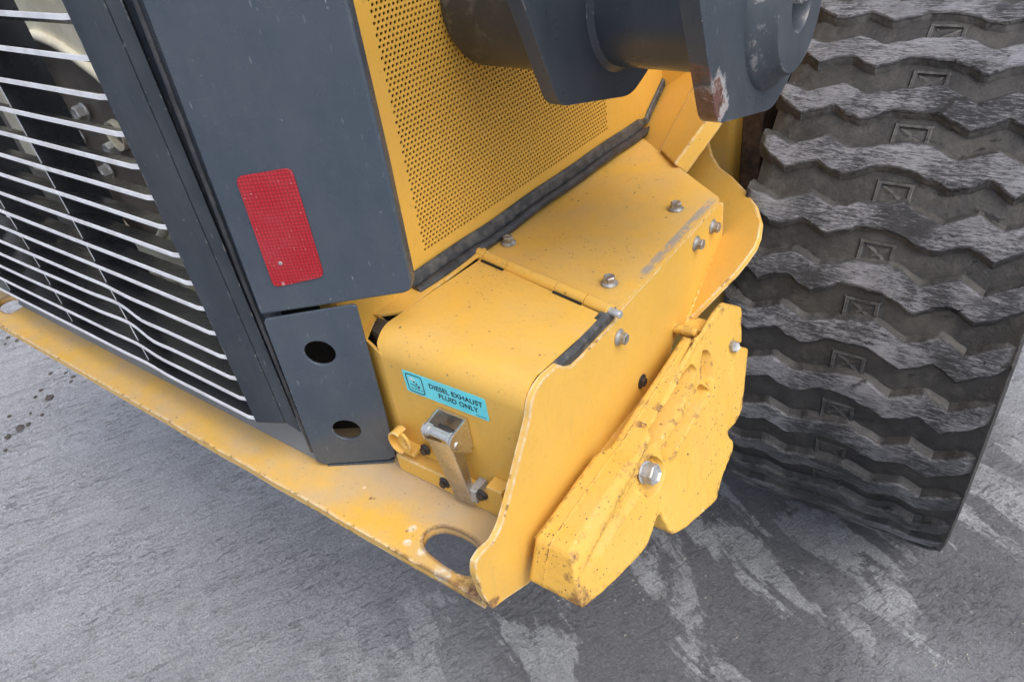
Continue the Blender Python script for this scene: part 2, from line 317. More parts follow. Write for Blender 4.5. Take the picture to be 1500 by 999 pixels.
def ground_mat():
    n = NT('packed_ground')
    x, y, z = n.sep(n.co)
    fine = n.noise(30, 7, 0.75)
    grain = n.noise(135, 5, 0.8)
    c = n.mix(n.ramp(n.noise(1.1, 7, 0.62), 0.30, 0.70), (0.42, 0.434, 0.474), (0.52, 0.537, 0.585))
    c = n.mix(n.math('MULTIPLY', n.ramp(n.noise(7, 7, 0.75, n.map((1, 1, 1), (0, 0, 0), (4, 2, 0))), 0.45, 0.66), 0.45), c, (0.56, 0.575, 0.615))
    # drag streaks scraped by a blade on the left side
    st = n.noise(1, 9, 0.72, n.along(64, 1.6, 11), 0.6)
    left = n.ramp(n.math('ADD', x, n.math('MULTIPLY', n.math('SUBTRACT', n.noise(1.7, 6, 0.65), 0.5), 1.5)), -1.45, -2.35)
    c = n.mix(n.math('MULTIPLY', left, 0.70), c, (0.70, 0.72, 0.77))
    c = n.mix(n.math('MULTIPLY', n.ramp(st, 0.50, 0.62), n.math('MULTIPLY', n.ramp(x, -0.9, -2.2), 0.45)), c, (0.50, 0.515, 0.545))
    c = n.mix(n.math('MULTIPLY', n.ramp(n.noise(1, 9, 0.75, n.along(60, 2.2, 17, (3, 1, 0)), 0.5), 0.52, 0.66), n.ramp(x, -0.6, -2.0, 0.12, 0.50)), c, (0.235, 0.238, 0.255))
    # darker, slightly smoother soil under the corner and by the wheel
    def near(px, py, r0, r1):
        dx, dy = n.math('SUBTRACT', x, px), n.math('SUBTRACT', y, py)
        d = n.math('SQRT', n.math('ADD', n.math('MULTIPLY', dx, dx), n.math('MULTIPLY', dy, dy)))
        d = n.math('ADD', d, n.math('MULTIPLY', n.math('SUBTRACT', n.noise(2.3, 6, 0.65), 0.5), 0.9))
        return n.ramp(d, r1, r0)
    dark_soil = n.math('MAXIMUM', near(-0.70, 1.25, 0.50, 0.95), near(-0.10, 1.95, 0.35, 0.80))
    c = n.mix(n.math('MULTIPLY', dark_soil, 0.86), c, (0.135, 0.139, 0.154))
    # dried pale patches in front of the wheel, drawn out in one direction
    pv = n.along(-27, 1.9, 6.2, (0.35, 0.9, 0))
    pn = n.noise(1.0, 8, 0.66, pv, 0.45)
    pm = n.math('ADD', pn, n.math('MULTIPLY', n.math('SUBTRACT', fine, 0.5), 0.16))
    reg = n.math('MAXIMUM', near(-0.40, 1.50, 0.30, 0.75), n.math('MAXIMUM', near(0.22, 2.25, 0.2, 0.6), near(-1.0, 0.62, 0.25, 0.6)))
    pm = n.ramp(n.math('ADD', pm, n.math('MULTIPLY', reg, 0.105)), 0.610, 0.650)
    pm = n.math('MULTIPLY', pm, n.ramp(reg, 0.0, 0.25))
    pc = n.mix(n.ramp(fine, 0.35, 0.65), (0.56, 0.585, 0.62), (0.70, 0.73, 0.765))
    c = n.mix(n.math('MULTIPLY', pm, n.ramp(n.noise(4, 5, 0.7), 0.3, 0.6, 0.35, 0.9)), c, pc)
    # grains and grit
    gr = n.specks(210, 0.72, 0.36)
    c = n.mix(n.math('MULTIPLY', n.math('MULTIPLY', gr, n.ramp(n.noise(5, 4), 0.40, 0.60)), 0.45), c, (0.50, 0.48, 0.44))
    gd = n.specks(150, 0.80, 0.36, n.map(loc=(3, 3, 3)))
    c = n.mix(n.math('MULTIPLY', gd, 0.55), c, (0.060, 0.060, 0.063))
    c = n.mix(n.ramp(grain, 0.44, 0.57, 0.0, 0.50), c, (0.18, 0.186, 0.206))
    c = n.mix(n.ramp(n.noise(90, 5, 0.8, n.map(loc=(7, 1, 0))), 0.52, 0.62, 0.0, 0.26), c, (0.50, 0.51, 0.54))
    # short dark pits and ridges left by the scraping
    pit = n.math('MAXIMUM', n.ramp(n.noise(1, 6, 0.72, n.along(62, 17, 62, (1, 5, 0)), 0.4), 0.445, 0.385), n.math('MULTIPLY', n.ramp(n.noise(75, 5, 0.72, n.map(loc=(2, 8, 0))), 0.43, 0.37), 0.8))
    pit = n.math('MULTIPLY', pit, n.ramp(n.noise(3.2, 5, 0.65, n.map(loc=(9, 2, 0))), 0.40, 0.62, 0.15, 1.0))
    c = n.mix(n.math('MULTIPLY', pit, 0.60), c, (0.11, 0.113, 0.125))
    h = n.math('ADD', n.math('MULTIPLY', n.noise(46, 8, 0.75), 1.5), n.math('ADD', n.math('MULTIPLY', st, n.ramp(x, -0.9, -2.0, 0.3, 2.0)), n.math('SUBTRACT', n.math('MULTIPLY', grain, 0.6), n.math('MULTIPLY', pit, 0.9))))
    rg = n.math('SUBTRACT', n.ramp(n.noise(4, 6), 0.3, 0.7, 0.62, 0.85), n.math('MULTIPLY', dark_soil, 0.15))
    return n.set(base=c, rough=rg, normal=n.bump(h, 0.9, 0.020))
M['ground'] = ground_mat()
M['clod'] = plain('crumbly_dry_mud', (0.075, 0.068, 0.062), 0.9, 0.0, 0.4, 50, 0.6, (0.15, 0.14, 0.13), 0.4)
M['grit'] = plain('pale_grit', (0.36, 0.34, 0.31), 0.85, 0.0, 0.4, 8, 0.4)

# ------------------------------------------------------------------ mesh helpers
def shift(v):
    return Vector(v) + Vector((0, 0, H)) - ROOT

root = bpy.data.objects.new('wheel_loader', None)
col.objects.link(root)
root.location = ROOT
root['label'] = 'yellow and dark grey wheel loader seen at its rear corner by the big zigzag tyre'
root['category'] = 'wheel loader'

def link(name, me, parent=root, loc=None, quat=None):
    o = bpy.data.objects.new(name, me)
    col.objects.link(o)
    if parent is not None: o.parent = parent
    if loc is not None: o.location = loc
    if quat is not None: o.rotation_mode = 'QUATERNION'; o.rotation_quaternion = quat
    return o

def finish(name, bm, mats, parent=root, bevel=0.0, seg=2, local=True, angle=35, smooth=True):
    if local:
        for v in bm.verts: v.co = shift(v.co)
    bmesh.ops.recalc_face_normals(bm, faces=bm.faces)
    me = bpy.data.meshes.new(name)
    bm.to_mesh(me); bm.free()
    for m in (mats if isinstance(mats, (list, tuple)) else [mats]): me.materials.append(m)
    if smooth:
        me.polygons.foreach_set('use_smooth', [True] * len(me.polygons))
        me.set_sharp_from_angle(angle=R(angle))
    o = link(name, me, parent)
    if bevel:
        b = o.modifiers.new('bevel', 'BEVEL')
        b.width = bevel; b.segments = seg; b.limit_method = 'ANGLE'; b.angle_limit = R(38); b.harden_normals = True
    return o

def poly_plate(bm, outer, holes, P, depth):
    """Flat plate: 2D loops -> P(u, v) gives a point; depth is the vector of its thickness."""
    depth = Vector(depth)
    es = []
    for loop in [outer] + list(holes):
        vs_ = [bm.verts.new(P(*p)) for p in loop]
        for i in range(len(vs_)):
            es.append(bm.edges.new((vs_[i], vs_[(i + 1) % len(vs_)])))
    r = bmesh.ops.triangle_fill(bm, use_beauty=True, use_dissolve=False, edges=es)
    fs = [g for g in r['geom'] if isinstance(g, bmesh.types.BMFace)]
    r = bmesh.ops.extrude_face_region(bm, geom=fs)
    nv = [g for g in r['geom'] if isinstance(g, bmesh.types.BMVert)]
    bmesh.ops.translate(bm, verts=nv, vec=depth)
    return bm

def box(bm, a, b):
    (x0, y0, z0), (x1, y1, z1) = a, b
    v = [bm.verts.new(p) for p in ((x0, y0, z0), (x1, y0, z0), (x1, y1, z0), (x0, y1, z0), (x0, y0, z1), (x1, y0, z1), (x1, y1, z1), (x0, y1, z1))]
    for f in ((0, 1, 2, 3), (4, 5, 6, 7), (0, 1, 5, 4), (1, 2, 6, 5), (2, 3, 7, 6), (3, 0, 4, 7)): bm.faces.new([v[i] for i in f])

def prism(bm, pts, vec):
    """closed polygon of 3D points swept along vec"""
    vec = Vector(vec)
    a = [bm.verts.new(p) for p in pts]; b = [bm.verts.new(Vector(p) + vec) for p in pts]
    n = len(pts)
    bm.faces.new(a); bm.faces.new(b[::-1])
    for i in range(n): bm.faces.new((a[i], a[(i + 1) % n], b[(i + 1) % n], b[i]))

def sweep(bm, path, prof, closed_prof=True, cap=True, up=Vector((0, 0, 1))):
    """profile (list of (side, up) pairs, or a function of the index) along a path of points"""
    path = [Vector(p) for p in path]
    rings = []
    for i, p in enumerate(path):
        t = (path[min(i + 1, len(path) - 1)] - path[max(i - 1, 0)]).normalized()
        s = t.cross(up).normalized(); u = s.cross(t).normalized()
        pr = prof(i) if callable(prof) else prof
        rings.append([bm.verts.new(p + s * a + u * b) for a, b in pr])
    m = len(rings[0])
    for i in range(len(rings) - 1):
        for j in range(m if closed_prof else m - 1):
            bm.faces.new((rings[i][j], rings[i][(j + 1) % m], rings[i + 1][(j + 1) % m], rings[i + 1][j]))
    if cap:
        bm.faces.new(rings[0]); bm.faces.new(rings[-1][::-1])

def circ(r, n=16, ru=None): 
    ru = ru or r
    return [(r * math.cos(2 * math.pi * i / n), ru * math.sin(2 * math.pi * i / n)) for i in range(n)]

def lathe(bm, prof, n=32, axis='X', origin=(0, 0, 0), close=False):
    """profile [(along, radius)] revolved about an axis"""
    o = Vector(origin); rings = []
    for a, r in prof:
        ring = []
        for i in range(n):
            t = 2 * math.pi * i / n
            c, s = r * math.cos(t), r * math.sin(t)
            p = {'X': (a, c, s), 'Y': (c, a, s), 'Z': (c, s, a)}[axis]
            ring.append(bm.verts.new(o + Vector(p)))
        rings.append(ring)
    k = len(rings)
    for i in range(k if close else k - 1):
        A, B = rings[i], rings[(i + 1) % k]
        for j in range(n): bm.faces.new((A[j], A[(j + 1) % n], B[(j + 1) % n], B[j]))
    if not close:
        if prof[0][1] > 1e-6: bm.faces.new(rings[0])
        if prof[-1][1] > 1e-6: bm.faces.new(rings[-1][::-1])

def rrect(x0, y0, x1, y1, r, n=5):
    out = []
    for cx, cy, a0 in ((x1 - r, y1 - r, 0), (x0 + r, y1 - r, 90), (x0 + r, y0 + r, 180), (x1 - r, y0 + r, 270)):
        for i in range(n + 1):
            t = R(a0 + 90 * i / n); out.append((cx + r * math.cos(t), cy + r * math.sin(t)))
    return out

def roundpoly(pts, r, n=4):
    """round the corners of a 2D polygon; r a number or a list"""
    out = []; m = len(pts)
    for i in range(m):
        rr = r[i] if isinstance(r, (list, tuple)) else r
        p = Vector(pts[i]); a = Vector(pts[i - 1]); b = Vector(pts[(i + 1) % m])
        if rr <= 0: out.append(tuple(p)); continue
        da = (a - p); db = (b - p)
        k = min(rr, da.length * 0.45, db.length * 0.45)
        pa = p + da.normalized() * k; pb = p + db.normalized() * k
        for j in range(n + 1):
            t = j / n
            out.append(tuple(pa * (1 - t) ** 2 + p * 2 * t * (1 - t) + pb * t ** 2))
    return out

def mesh_of(name, bm, mats, angle=35):
    bmesh.ops.recalc_face_normals(bm, faces=bm.faces)
    me = bpy.data.meshes.new(name); bm.to_mesh(me); bm.free()
    for m in (mats if isinstance(mats, (list, tuple)) else [mats]): me.materials.append(m)
    me.polygons.foreach_set('use_smooth', [True] * len(me.polygons)); me.set_sharp_from_angle(angle=R(angle))
    return me

def hex_bolt_mesh(name, hex_r, hex_h, fl_r, fl_h, mat, dish=0.0):
    bm = bmesh.new()
    lathe(bm, [(0, fl_r * 0.96), (fl_h * 0.5, fl_r), (fl_h, fl_r * 0.80), (fl_h * 1.4, hex_r * 0.9)], 24, 'Z')
    def ring(z, r): return [bm.verts.new((r * math.cos(R(60 * i + 12)), r * math.sin(R(60 * i + 12)), z)) for i in range(6)]
    zs = [(fl_h, hex_r), (fl_h + hex_h * 0.88, hex_r), (fl_h + hex_h, hex_r * 0.86), (fl_h + hex_h - dish, hex_r * 0.62)]
    rs = [ring(*q) for q in zs]
    for a, b in zip(rs, rs[1:]):
        for j in range(6): bm.faces.new((a[j], a[(j + 1) % 6], b[(j + 1) % 6], b[j]))
    bm.faces.new(rs[-1]); bm.faces.new(rs[0][::-1])
    return mesh_of(name, bm, mat, 30)

def put(name, me, p, axis, parent, spin=0.0):
    q = Vector(axis).to_track_quat('Z', 'Y') @ Matrix.Rotation(spin, 3, 'Z').to_quaternion()
    return link(name, me, parent, shift(p), q)

# ------------------------------------------------------------------ ground
def make_ground():
    bm = bmesh.new()
    x0, x1, y0, y1, st = -5.0, 1.4, -0.5, 3.3, 0.019
    nx, ny = int((x1 - x0) / st), int((y1 - y0) / st)
    g = []
    for j in range(ny + 1):
        row = []
        for i in range(nx + 1):
            x, y = x0 + (x1 - x0) * i / nx, y0 + (y1 - y0) * j / ny
            e = min(i, nx - i, j, ny - j) / 12.0; e = min(1, e)
            a = R(62) if x < -1.3 else R(62); u, v = x * math.cos(a) + y * math.sin(a), -x * math.sin(a) + y * math.cos(a)
            h = 0.010 * noise.noise((x * 1.3, y * 1.3, 0.3)) + 0.0045 * noise.noise((u * 1.6, v * 9.0, 4.0)) + 0.003 * noise.noise((x * 16, y * 16, 2.0)) + 0.0022 * noise.noise((u * 6, v * 34.0, 1.0))
            rough = max(0, min(1, (-1.0 - x) / 1.2))
            h += rough * 0.007 * max(0, noise.noise((u * 5, v * 13, 7.7)))
            row.append(bm.verts.new((x, y, h * e)))
        g.append(row)
    for j in range(ny):
        for i in range(nx): bm.faces.new((g[j][i], g[j][i + 1], g[j + 1][i + 1], g[j + 1][i]))
    # plain sheet around it out to the horizon, sharing the patch's rim
    ring = [g[0][i] for i in range(nx + 1)] + [g[j][nx] for j in range(1, ny + 1)] + [g[ny][i] for i in range(nx - 1, -1, -1)] + [g[j][0] for j in range(ny - 1, 0, -1)]
    big = []
    cx, cy = (x0 + x1) / 2, (y0 + y1) / 2
    for v in ring:
        d = Vector((v.co.x - cx, v.co.y - cy)); d = d / max(abs(d.x) / (x1 - cx), abs(d.y) / (y1 - cy)) * 40
        big.append(bm.verts.new((cx + d.x, cy + d.y, 0)))
    n = len(ring)
    for i in range(n): bm.faces.new((ring[i], ring[(i + 1) % n], big[(i + 1) % n], big[i]))
    me = bpy.data.meshes.new('ground'); bmesh.ops.recalc_face_normals(bm, faces=bm.faces); bm.to_mesh(me); bm.free()
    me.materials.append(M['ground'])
    me.polygons.foreach_set('use_smooth', [True] * len(me.polygons))
    o = bpy.data.objects.new('ground', me); col.objects.link(o); o['kind'] = 'structure'
make_ground()

def lump(name, r, mat, sub=2, rough=0.35, seed=0.0, flat=0.6):
    bm = bmesh.new(); bmesh.ops.create_icosphere(bm, subdivisions=sub, radius=1)
    for v in bm.verts:
        k = 1 + rough * noise.noise(v.co * 1.4 + Vector((seed, 3, 1))) + rough * 0.7 * noise.noise(v.co * 3.7 + Vector((1, seed, 5)))
        v.co = Vector((v.co.x * k, v.co.y * k * 0.8, max(-0.25, v.co.z * k * flat))) * r
    return mesh_of(name, bm, mat, 50)

def grit():
    bm = bmesh.new()
    def stone(x, y, r):
        b0 = [Vector((math.cos(a), math.sin(a), 0)) * r * random.uniform(0.7, 1.1) + Vector((x, y, 0.001)) for a in (random.uniform(0, 1), 1.6, 3.1, 4.6)]
        tp = Vector((x + random.uniform(-r, r) * 0.3, y + random.uniform(-r, r) * 0.3, r * random.uniform(0.6, 1.0)))
        vv = [bm.verts.new(p) for p in b0]; t = bm.verts.new(tp)
        for i in range(4): bm.faces.new((vv[i], vv[(i + 1) % 4], t))
    for _ in range(9000):
        x, y = random.uniform(-2.9, 0.9), random.uniform(-0.2, 2.2)
        if noise.noise((x * 2.1, y * 2.1, 9)) + random.uniform(-0.25, 0.25) < 0.05: continue
        stone(x, y, 0.0013 + 0.0042 * random.random() ** 4)
    me = bpy.data.meshes.new('grit'); bm.to_mesh(me); bm.free(); me.materials.append(M['grit'])
    o = bpy.data.objects.new('grit', me); col.objects.link(o); o['kind'] = 'stuff'
    o['label'] = 'fine pale grit scattered over the packed ground'; 
grit()

# ------------------------------------------------------------------ rear bumper plate with tow slots
SLOT = [(-0.716, 0.508), (-0.720, 0.528), (-0.704, 0.549), (-0.672, 0.556), (-0.640, 0.556), (-0.612, 0.549), (-0.594, 0.528), (-0.588, 0.507), (-0.590, 0.490), (-0.612, 0.484), (-0.655, 0.486), (-0.696, 0.493)]
bm = bmesh.new()
YF = 0.463
edge = []
N = 60
for i in range(N + 1):                              # front lip, knocked slightly out of true
    x = -2.87 + (2.87 - 0.5425) * i / N
    edge.append((x, YF + 0.0022 * noise.noise((x * 9, 1, 1)) + 0.0012 * noise.noise((x * 31, 4, 1))))
outer = edge + [(-0.5425, 0.78), (-2.87, 0.78)]
slot2 = [(-2.43 + (x + 0.65) * 1.0, y + 0.02) for x, y in SLOT]
poly_plate(bm, outer, [roundpoly(SLOT, 0.012), roundpoly(slot2, 0.012)], lambda u, v: (u, v, 0.66), (0, 0, -0.020))
bumper = finish('bumper_plate', bm, M['yellow_bumper'], bevel=0.0025)

# ------------------------------------------------------------------ side plate of the fluid box
bm = bmesh.new()
SP = roundpoly([(0.467, 0.643), (0.456, 0.696), (0.451, 0.756), (0.457, 0.780), (0.477, 0.784), (0.504, 0.776), (0.527, 0.788), (0.545, 0.808), (0.564, 0.832), (0.582, 0.856), (0.601, 0.883), (0.619, 0.906), (0.632, 0.925), (0.6375, 0.934),
      (0.6405, 0.944), (0.646, 0.956), (0.656, 0.966), (0.671, 0.973), (0.690, 0.9760), (0.730, 0.971), (0.740, 0.958), (0.764, 0.943), (0.840, 0.938), (0.912, 0.936), (0.926, 0.942), (0.930, 0.9475),
      (1.383, 0.9475), (1.404, 0.935), (1.407, 0.852), (1.344, 0.790), (1.201, 0.730), (1.149, 0.720), (1.10, 0.55), (0.80, 0.555), (0.566, 0.590), (0.50, 0.628)], 0.006, 2)
poly_plate(bm, SP, [], lambda y, z: (-0.530, y, z), (-0.012, 0, 0))
side = finish('side_plate', bm, M['yellow_side'], bevel=0.003)
# weld bead along its sloping front edge
bm = bmesh.new()
pts = []
for i in range(40):
    t = i / 39; pts.append((-0.527 + 0.002 * math.sin(i * 1.9), 1.401 - 0.215 * t, 0.842 - 0.118 * t))
sweep(bm, pts, lambda i: circ(0.0058 + 0.0009 * math.sin(i * 2.3), 8))
finish('weld_bead', bm, M['weld'], parent=side)

BOLT = hex_bolt_mesh('flange_bolt', 0.0118, 0.0125, 0.0165, 0.0045, M['bolt'], 0.001)
for p in ((-0.530, 0.920, 0.896), (-0.530, 1.258, 0.911), (-0.530, 1.344, 0.907)):
    put('bolt', BOLT, (-0.530, p[1], p[2]), (1, 0, 0.02), side, random.random())
PLUG = hex_bolt_mesh('plug', 0.010, 0.006, 0.016, 0.003, M['black_bolt'])
p = (-0.530, 1.005, 0.725)
put('plug', PLUG, (-0.530, p[1], p[2]), (1, 0, 0), side)

# ------------------------------------------------------------------ box body: front sill, corner strip, ledge
bm = bmesh.new()
box(bm, (-0.868, 0.616, 0.6605), (-0.5425, 0.650, 0.704))
sill = finish('box_sill', bm, M['yellow_side'], bevel=0.004)
bm = bmesh.new()
box(bm, (-0.634, 0.612, 0.676), (-0.600, 0.640, 0.742))
finish('sill_tab', bm, M['yellow'], parent=sill, bevel=0.002)
BLK = hex_bolt_mesh('black_bolt', 0.0085, 0.006, 0.0125, 0.004, M['black_bolt'])
put('bolt', BLK, (-0.792, 0.632, 0.740), (0, -1, 0.05), sill, 0.3)
put('bolt', BLK, (-0.743, 0.616, 0.690), (0, -1, 0.05), sill, 0.8)
put('bolt', BLK, (-0.647, 0.613, 0.713), (0, -1, 0.05), sill, 0.1)
put('bolt', BLK, (-0.613, 0.640, 0.719), (0, -1, 0.0), sill, 0.5)

bm = bmesh.new()      # angled strip at the left corner of the box
prism(bm, [(-0.853, 0.640, 0.661), (-0.858, 0.640, 0.661), (-0.965, 0.676, 0.661), (-0.963, 0.681, 0.661), (-0.853, 0.645, 0.661)], (0, 0, 0.284))
prism(bm, [(-0.900, 0.7035, 0.90), (-0.977, 0.7165, 0.90), (-0.977, 0.720, 0.90), (-0.900, 0.707, 0.90)], (0, 0, 0.063))
prism(bm, [(-0.905, 0.6565, 0.945), (-0.962, 0.676, 0.945), (-0.975, 0.716, 0.9625), (-0.918, 0.7035, 0.9625)], (0, 0, -0.003))
finish('corner_strip', bm, M['yellow'], bevel=0.0015)
bm = bmesh.new()      # narrow shelf between the lid and the hood
LED = [(-0.976, 0.716), (-0.919, 0.704), (-0.900, 0.716), (-0.8755, 0.738), (-0.8695, 0.985), (-0.93, 1.00), (-0.99, 0.98)]
poly_plate(bm, roundpoly(LED, [0, 0.008, 0.008, 0.008, 0, 0, 0]), [], lambda u, v: (u, v, 0.968), (0, 0, -0.005))
finish('shelf', bm, M['yellow'], bevel=0.0012)
bm = bmesh.new()      # black foam seal under the lid
box(bm, (-0.872, 0.655, 0.66), (-0.857, 0.96, 0.953))
box(bm, (-0.864, 0.90, 0.66), (-0.545, 0.915, 0.94))
pts = [(-0.5475, 0.728, 0.960), (-0.5470, 0.742, 0.957), (-0.546, 0.79, 0.953), (-0.547, 0.85, 0.951), (-0.546, 0.90, 0.951), (-0.547, 0.926, 0.951)]
sweep(bm, pts, [(-0.012, -0.012), (0.012, -0.012), (0.012, 0.003), (0.004, 0.011), (-0.004, 0.011), (-0.012, 0.003)])
finish('lid_gasket', bm, M['flap'])

bm = bmesh.new()      # end of the foam that pokes out at the lid's rear corner
prism(bm, [(-0.8675, 0.662, 0.90), (-0.8675, 0.705, 0.90), (-0.915, 0.705, 0.90), (-0.896, 0.668, 0.90)], (0, 0, 0.064))
finish('foam_end', bm, M['rubber'], bevel=0.0015)

# ------------------------------------------------------------------ rolled lid with latch, sticker and hinge
bm = bmesh.new()
prof = [(0.640, 0.706), (0.640, 0.760), (0.640, 0.82), (0.640, 0.88), (0.640, 0.932)]
for i in range(1, 11):
    t = R(180 - 85 * i / 10); prof.append((0.689 + 0.049 * math.cos(t), 0.932 + 0.049 * math.sin(t)))
rr = [0.0, 0.12, 0.3, 0.5, 0.75, 1.0]
y0, z0 = prof[-1]
def lid_pt(s, x, off):
    """s indexes the profile, then the sloping top towards the hinge"""
    return None
XL, XR = -0.8655, -0.5432
cols_x = [XL + (XR - XL) * i / 12 for i in range(13)]
grid = {}
for lay, off in ((0, 0.0), (1, 0.0045)):
    for i, x in enumerate(cols_x):
        k = (x - XL) / (XR - XL)
        yend = 0.958 - (0.958 - 0.892) * k
        xl = x
        pts = []
        for q, (y, z) in enumerate(prof):
            if q < 5: d = Vector((0, 1, 0))
            else:
                t = R(180 - 85 * (q - 4) / 10); d = -Vector((0, math.cos(t), math.sin(t)))
            xx = x
            if q < 4: xx = XL + 0.0115 + (x - XL) * (XR - XL - 0.0115) / (XR - XL)   # narrower below the roll
            elif q < 8: xx = x + (1 - k) * 0.0115 * (1 - (q - 4) / 4.0)
            pts.append(Vector((xx, y, z)) + d * off)
        for w in rr[1:]:
            pts.append(Vector((x, y0 + (yend - y0) * w, z0 + (0.960 - z0) * w - off)))
        for j, p in enumerate(pts): grid[lay, i, j] = bm.verts.new(p)
nj = len(prof) + len(rr) - 1
for i in range(12):
    for j in range(nj - 1):
        for lay in (0, 1): bm.faces.new((grid[lay, i, j], grid[lay, i + 1, j], grid[lay, i + 1, j + 1], grid[lay, i, j + 1]))
for i in range(12):
    for j in (0, nj - 1): bm.faces.new((grid[0, i, j], grid[0, i + 1, j], grid[1, i + 1, j], grid[1, i, j]))
for j in range(nj - 1):
    for i in (0, 12): bm.faces.new((grid[0, i, j], grid[0, i, j + 1], grid[1, i, j + 1], grid[1, i, j]))
lid = finish('box_lid', bm, M['yellow_lid'], angle=40)

# sticker
ST_C = Vector((-0.7135, 0.6388, 0.9045)); ST_A = R(1.6)
def st_pt(u, v, o=0.0):
    return Vector((ST_C.x + u * math.cos(ST_A) - v * math.sin(ST_A), ST_C.y - o, ST_C.z + u * math.sin(ST_A) + v * math.cos(ST_A)))
bm = bmesh.new()
poly_plate(bm, rrect(-0.093, -0.0245, 0.093, 0.0245, 0.003), [], lambda u, v: st_pt(u, v), (0, 0.0006, 0))
sticker = finish('fluid_sticker', bm, M['teal'])
def lettering(text, size, u, v, align='CENTER', name='lettering', parent=None, mat='ink', stretch=1.0):
    cu = bpy.data.curves.new('lettering', 'FONT'); cu.body = text; cu.size = size; cu.align_x = align; cu.extrude = 0.00015
    cu.space_character = 1.06; cu.offset = 0.00022
    o = bpy.data.objects.new('tmp', cu); col.objects.link(o)
    me = bpy.data.meshes.new_from_object(o); bpy.data.objects.remove(o)
    for vv in me.vertices:
        vv.co = shift(st_pt(u + vv.co.x * stretch, v + vv.co.y, 0.0003 + vv.co.z))
    me.name = name; me.materials.clear(); me.materials.append(M[mat])
    return link(name, me, parent)
lettering('DIESEL EXHAUST', 0.0148, 0.026, 0.0035, parent=sticker)
lettering('FLUID ONLY', 0.0148, 0.029, -0.0125, parent=sticker)
bm = bmesh.new()      # frame of the pictogram
poly_plate(bm, rrect(-0.0865, -0.0205, -0.0475, 0.0205, 0.006), [rrect(-0.0848, -0.0188, -0.0492, 0.0188, 0.0045)], lambda u, v: st_pt(u, v, 0.0003), (0, -0.0003, 0))
for k in range(4):    # surface of the fluid: small waves
    u = -0.079 + k * 0.0075
    sweep(bm, [st_pt(u + 0.0013 * q, -0.0125 + (0.0016 if q % 2 else 0), 0.0005) for q in range(5)], circ(0.0004, 5))
for k in range(3):    # drops above it
    u = -0.069 + k * 0.005
    poly_plate(bm, [(u + a, 0.004 - 0.004 * k + b) for a, b in ((0, 0.0035), (0.0018, 0), (0.0013, -0.0018), (-0.0013, -0.0018), (-0.0018, 0))], [], lambda u, v: st_pt(u, v, 0.0003), (0, -0.0003, 0))
sweep(bm, [st_pt(-0.080, -0.003, 0.0005), st_pt(-0.070, -0.004, 0.0005), st_pt(-0.061, -0.0075, 0.0005), st_pt(-0.057, -0.006, 0.0005)], circ(0.00045, 5))
finish('pictogram', bm, M['ink'], parent=sticker)
bm = bmesh.new()      # pale exhaust cloud of the pictogram
for a, b, r in ((-0.0775, 0.0095, 0.0040), (-0.0725, 0.0100, 0.0046), (-0.0680, 0.0088, 0.0034)):
    poly_plate(bm, [(a + r * math.cos(t * 0.63), b + r * 0.8 * math.sin(t * 0.63)) for t in range(10)], [], lambda u, v: st_pt(u, v, 0.0002 + r * 0.03), (0, -0.0001, 0))
finish('cloud_print', bm, M['white_print'], parent=sticker)
bm = bmesh.new()      # the row of tiny print in the corner, too small to read
for k in range(7): poly_plate(bm, [(0.066 + k * 0.0032, -0.0205), (0.068 + k * 0.0032, -0.0205), (0.068 + k * 0.0032, -0.0190), (0.066 + k * 0.0032, -0.0190)], [], lambda u, v: st_pt(u, v, 0.0003), (0, -0.0002, 0))
finish('fine_print', bm, M['ink'], parent=sticker)

# toggle latch
latch = None
bm = bmesh.new()
# bracket: open-topped channel screwed to the lid
BX0, BX1, BZ0, BZ1 = -0.734, -0.670, 0.802, 0.868
t_ = 0.004
box(bm, (BX0, 0.633, BZ0), (BX1, 0.6385, BZ1))
def ear(x):
    P = [(0.633, BZ1), (0.594, BZ1 - 0.006), (0.586, BZ1 - 0.016), (0.586, BZ1 - 0.032), (0.596, BZ1 - 0.044), (0.633, BZ0 - 0.012)]
    poly_plate(bm, roundpoly(P, [0, 0.006, 0.008, 0.008, 0.01, 0]), [], lambda y, z: (x, y, z), (t_, 0, 0))
ear(BX0); ear(BX1 - t_)
latch = finish('latch', bm, M['steel'], bevel=0.0009)
bm = bmesh.new()      # handle: tapered channel
a0, a1 = Vector((-0.7295, 0.590, 0.836)), Vector((-0.6735, 0.590, 0.844))
b0, b1 = Vector((-0.7085, 0.604, 0.672)), Vector((-0.6665, 0.604, 0.682))
back = Vector((0, 0.026, 0.004)); back2 = Vector((0, 0.010, 0.0))
v = [bm.verts.new(p) for p in (a0, a1, b1, b0, a0 + back, a1 + back, b1 + back2, b0 + back2)]
for f in ((0, 1, 2, 3), (1, 5, 6, 2), (0, 4, 7, 3), (3, 2, 6, 7)): bm.faces.new([v[i] for i in f])
bmesh.ops.solidify(bm, geom=list(bm.faces), thickness=0.0025)
finish('handle', bm, M['steel'], parent=latch, bevel=0.0014, seg=3)
bm = bmesh.new()      # cross roller and end collars
rz, ry = BZ1 - 0.017, 0.5985
lathe(bm, [(BX0 - 0.002, 0.011), (BX0 + 0.010, 0.011), (BX0 + 0.0105, 0.0085), (BX1 - 0.0105, 0.0085), (BX1 - 0.010, 0.011), (BX1 - 0.005, 0.011)], 24, 'X', (0, ry, rz))
finish('roller', bm, M['pin'], parent=latch)
bm = bmesh.new()
lathe(bm, [(BX1 - 0.001, 0.0085), (BX1 + 0.0015, 0.0085), (BX1 + 0.0030, 0.006)], 20, 'X', (0, 0.603, BZ1 - 0.034))
finish('rivet', bm, M['steel'], parent=latch)
bm = bmesh.new()      # hook loop hidden inside the channel
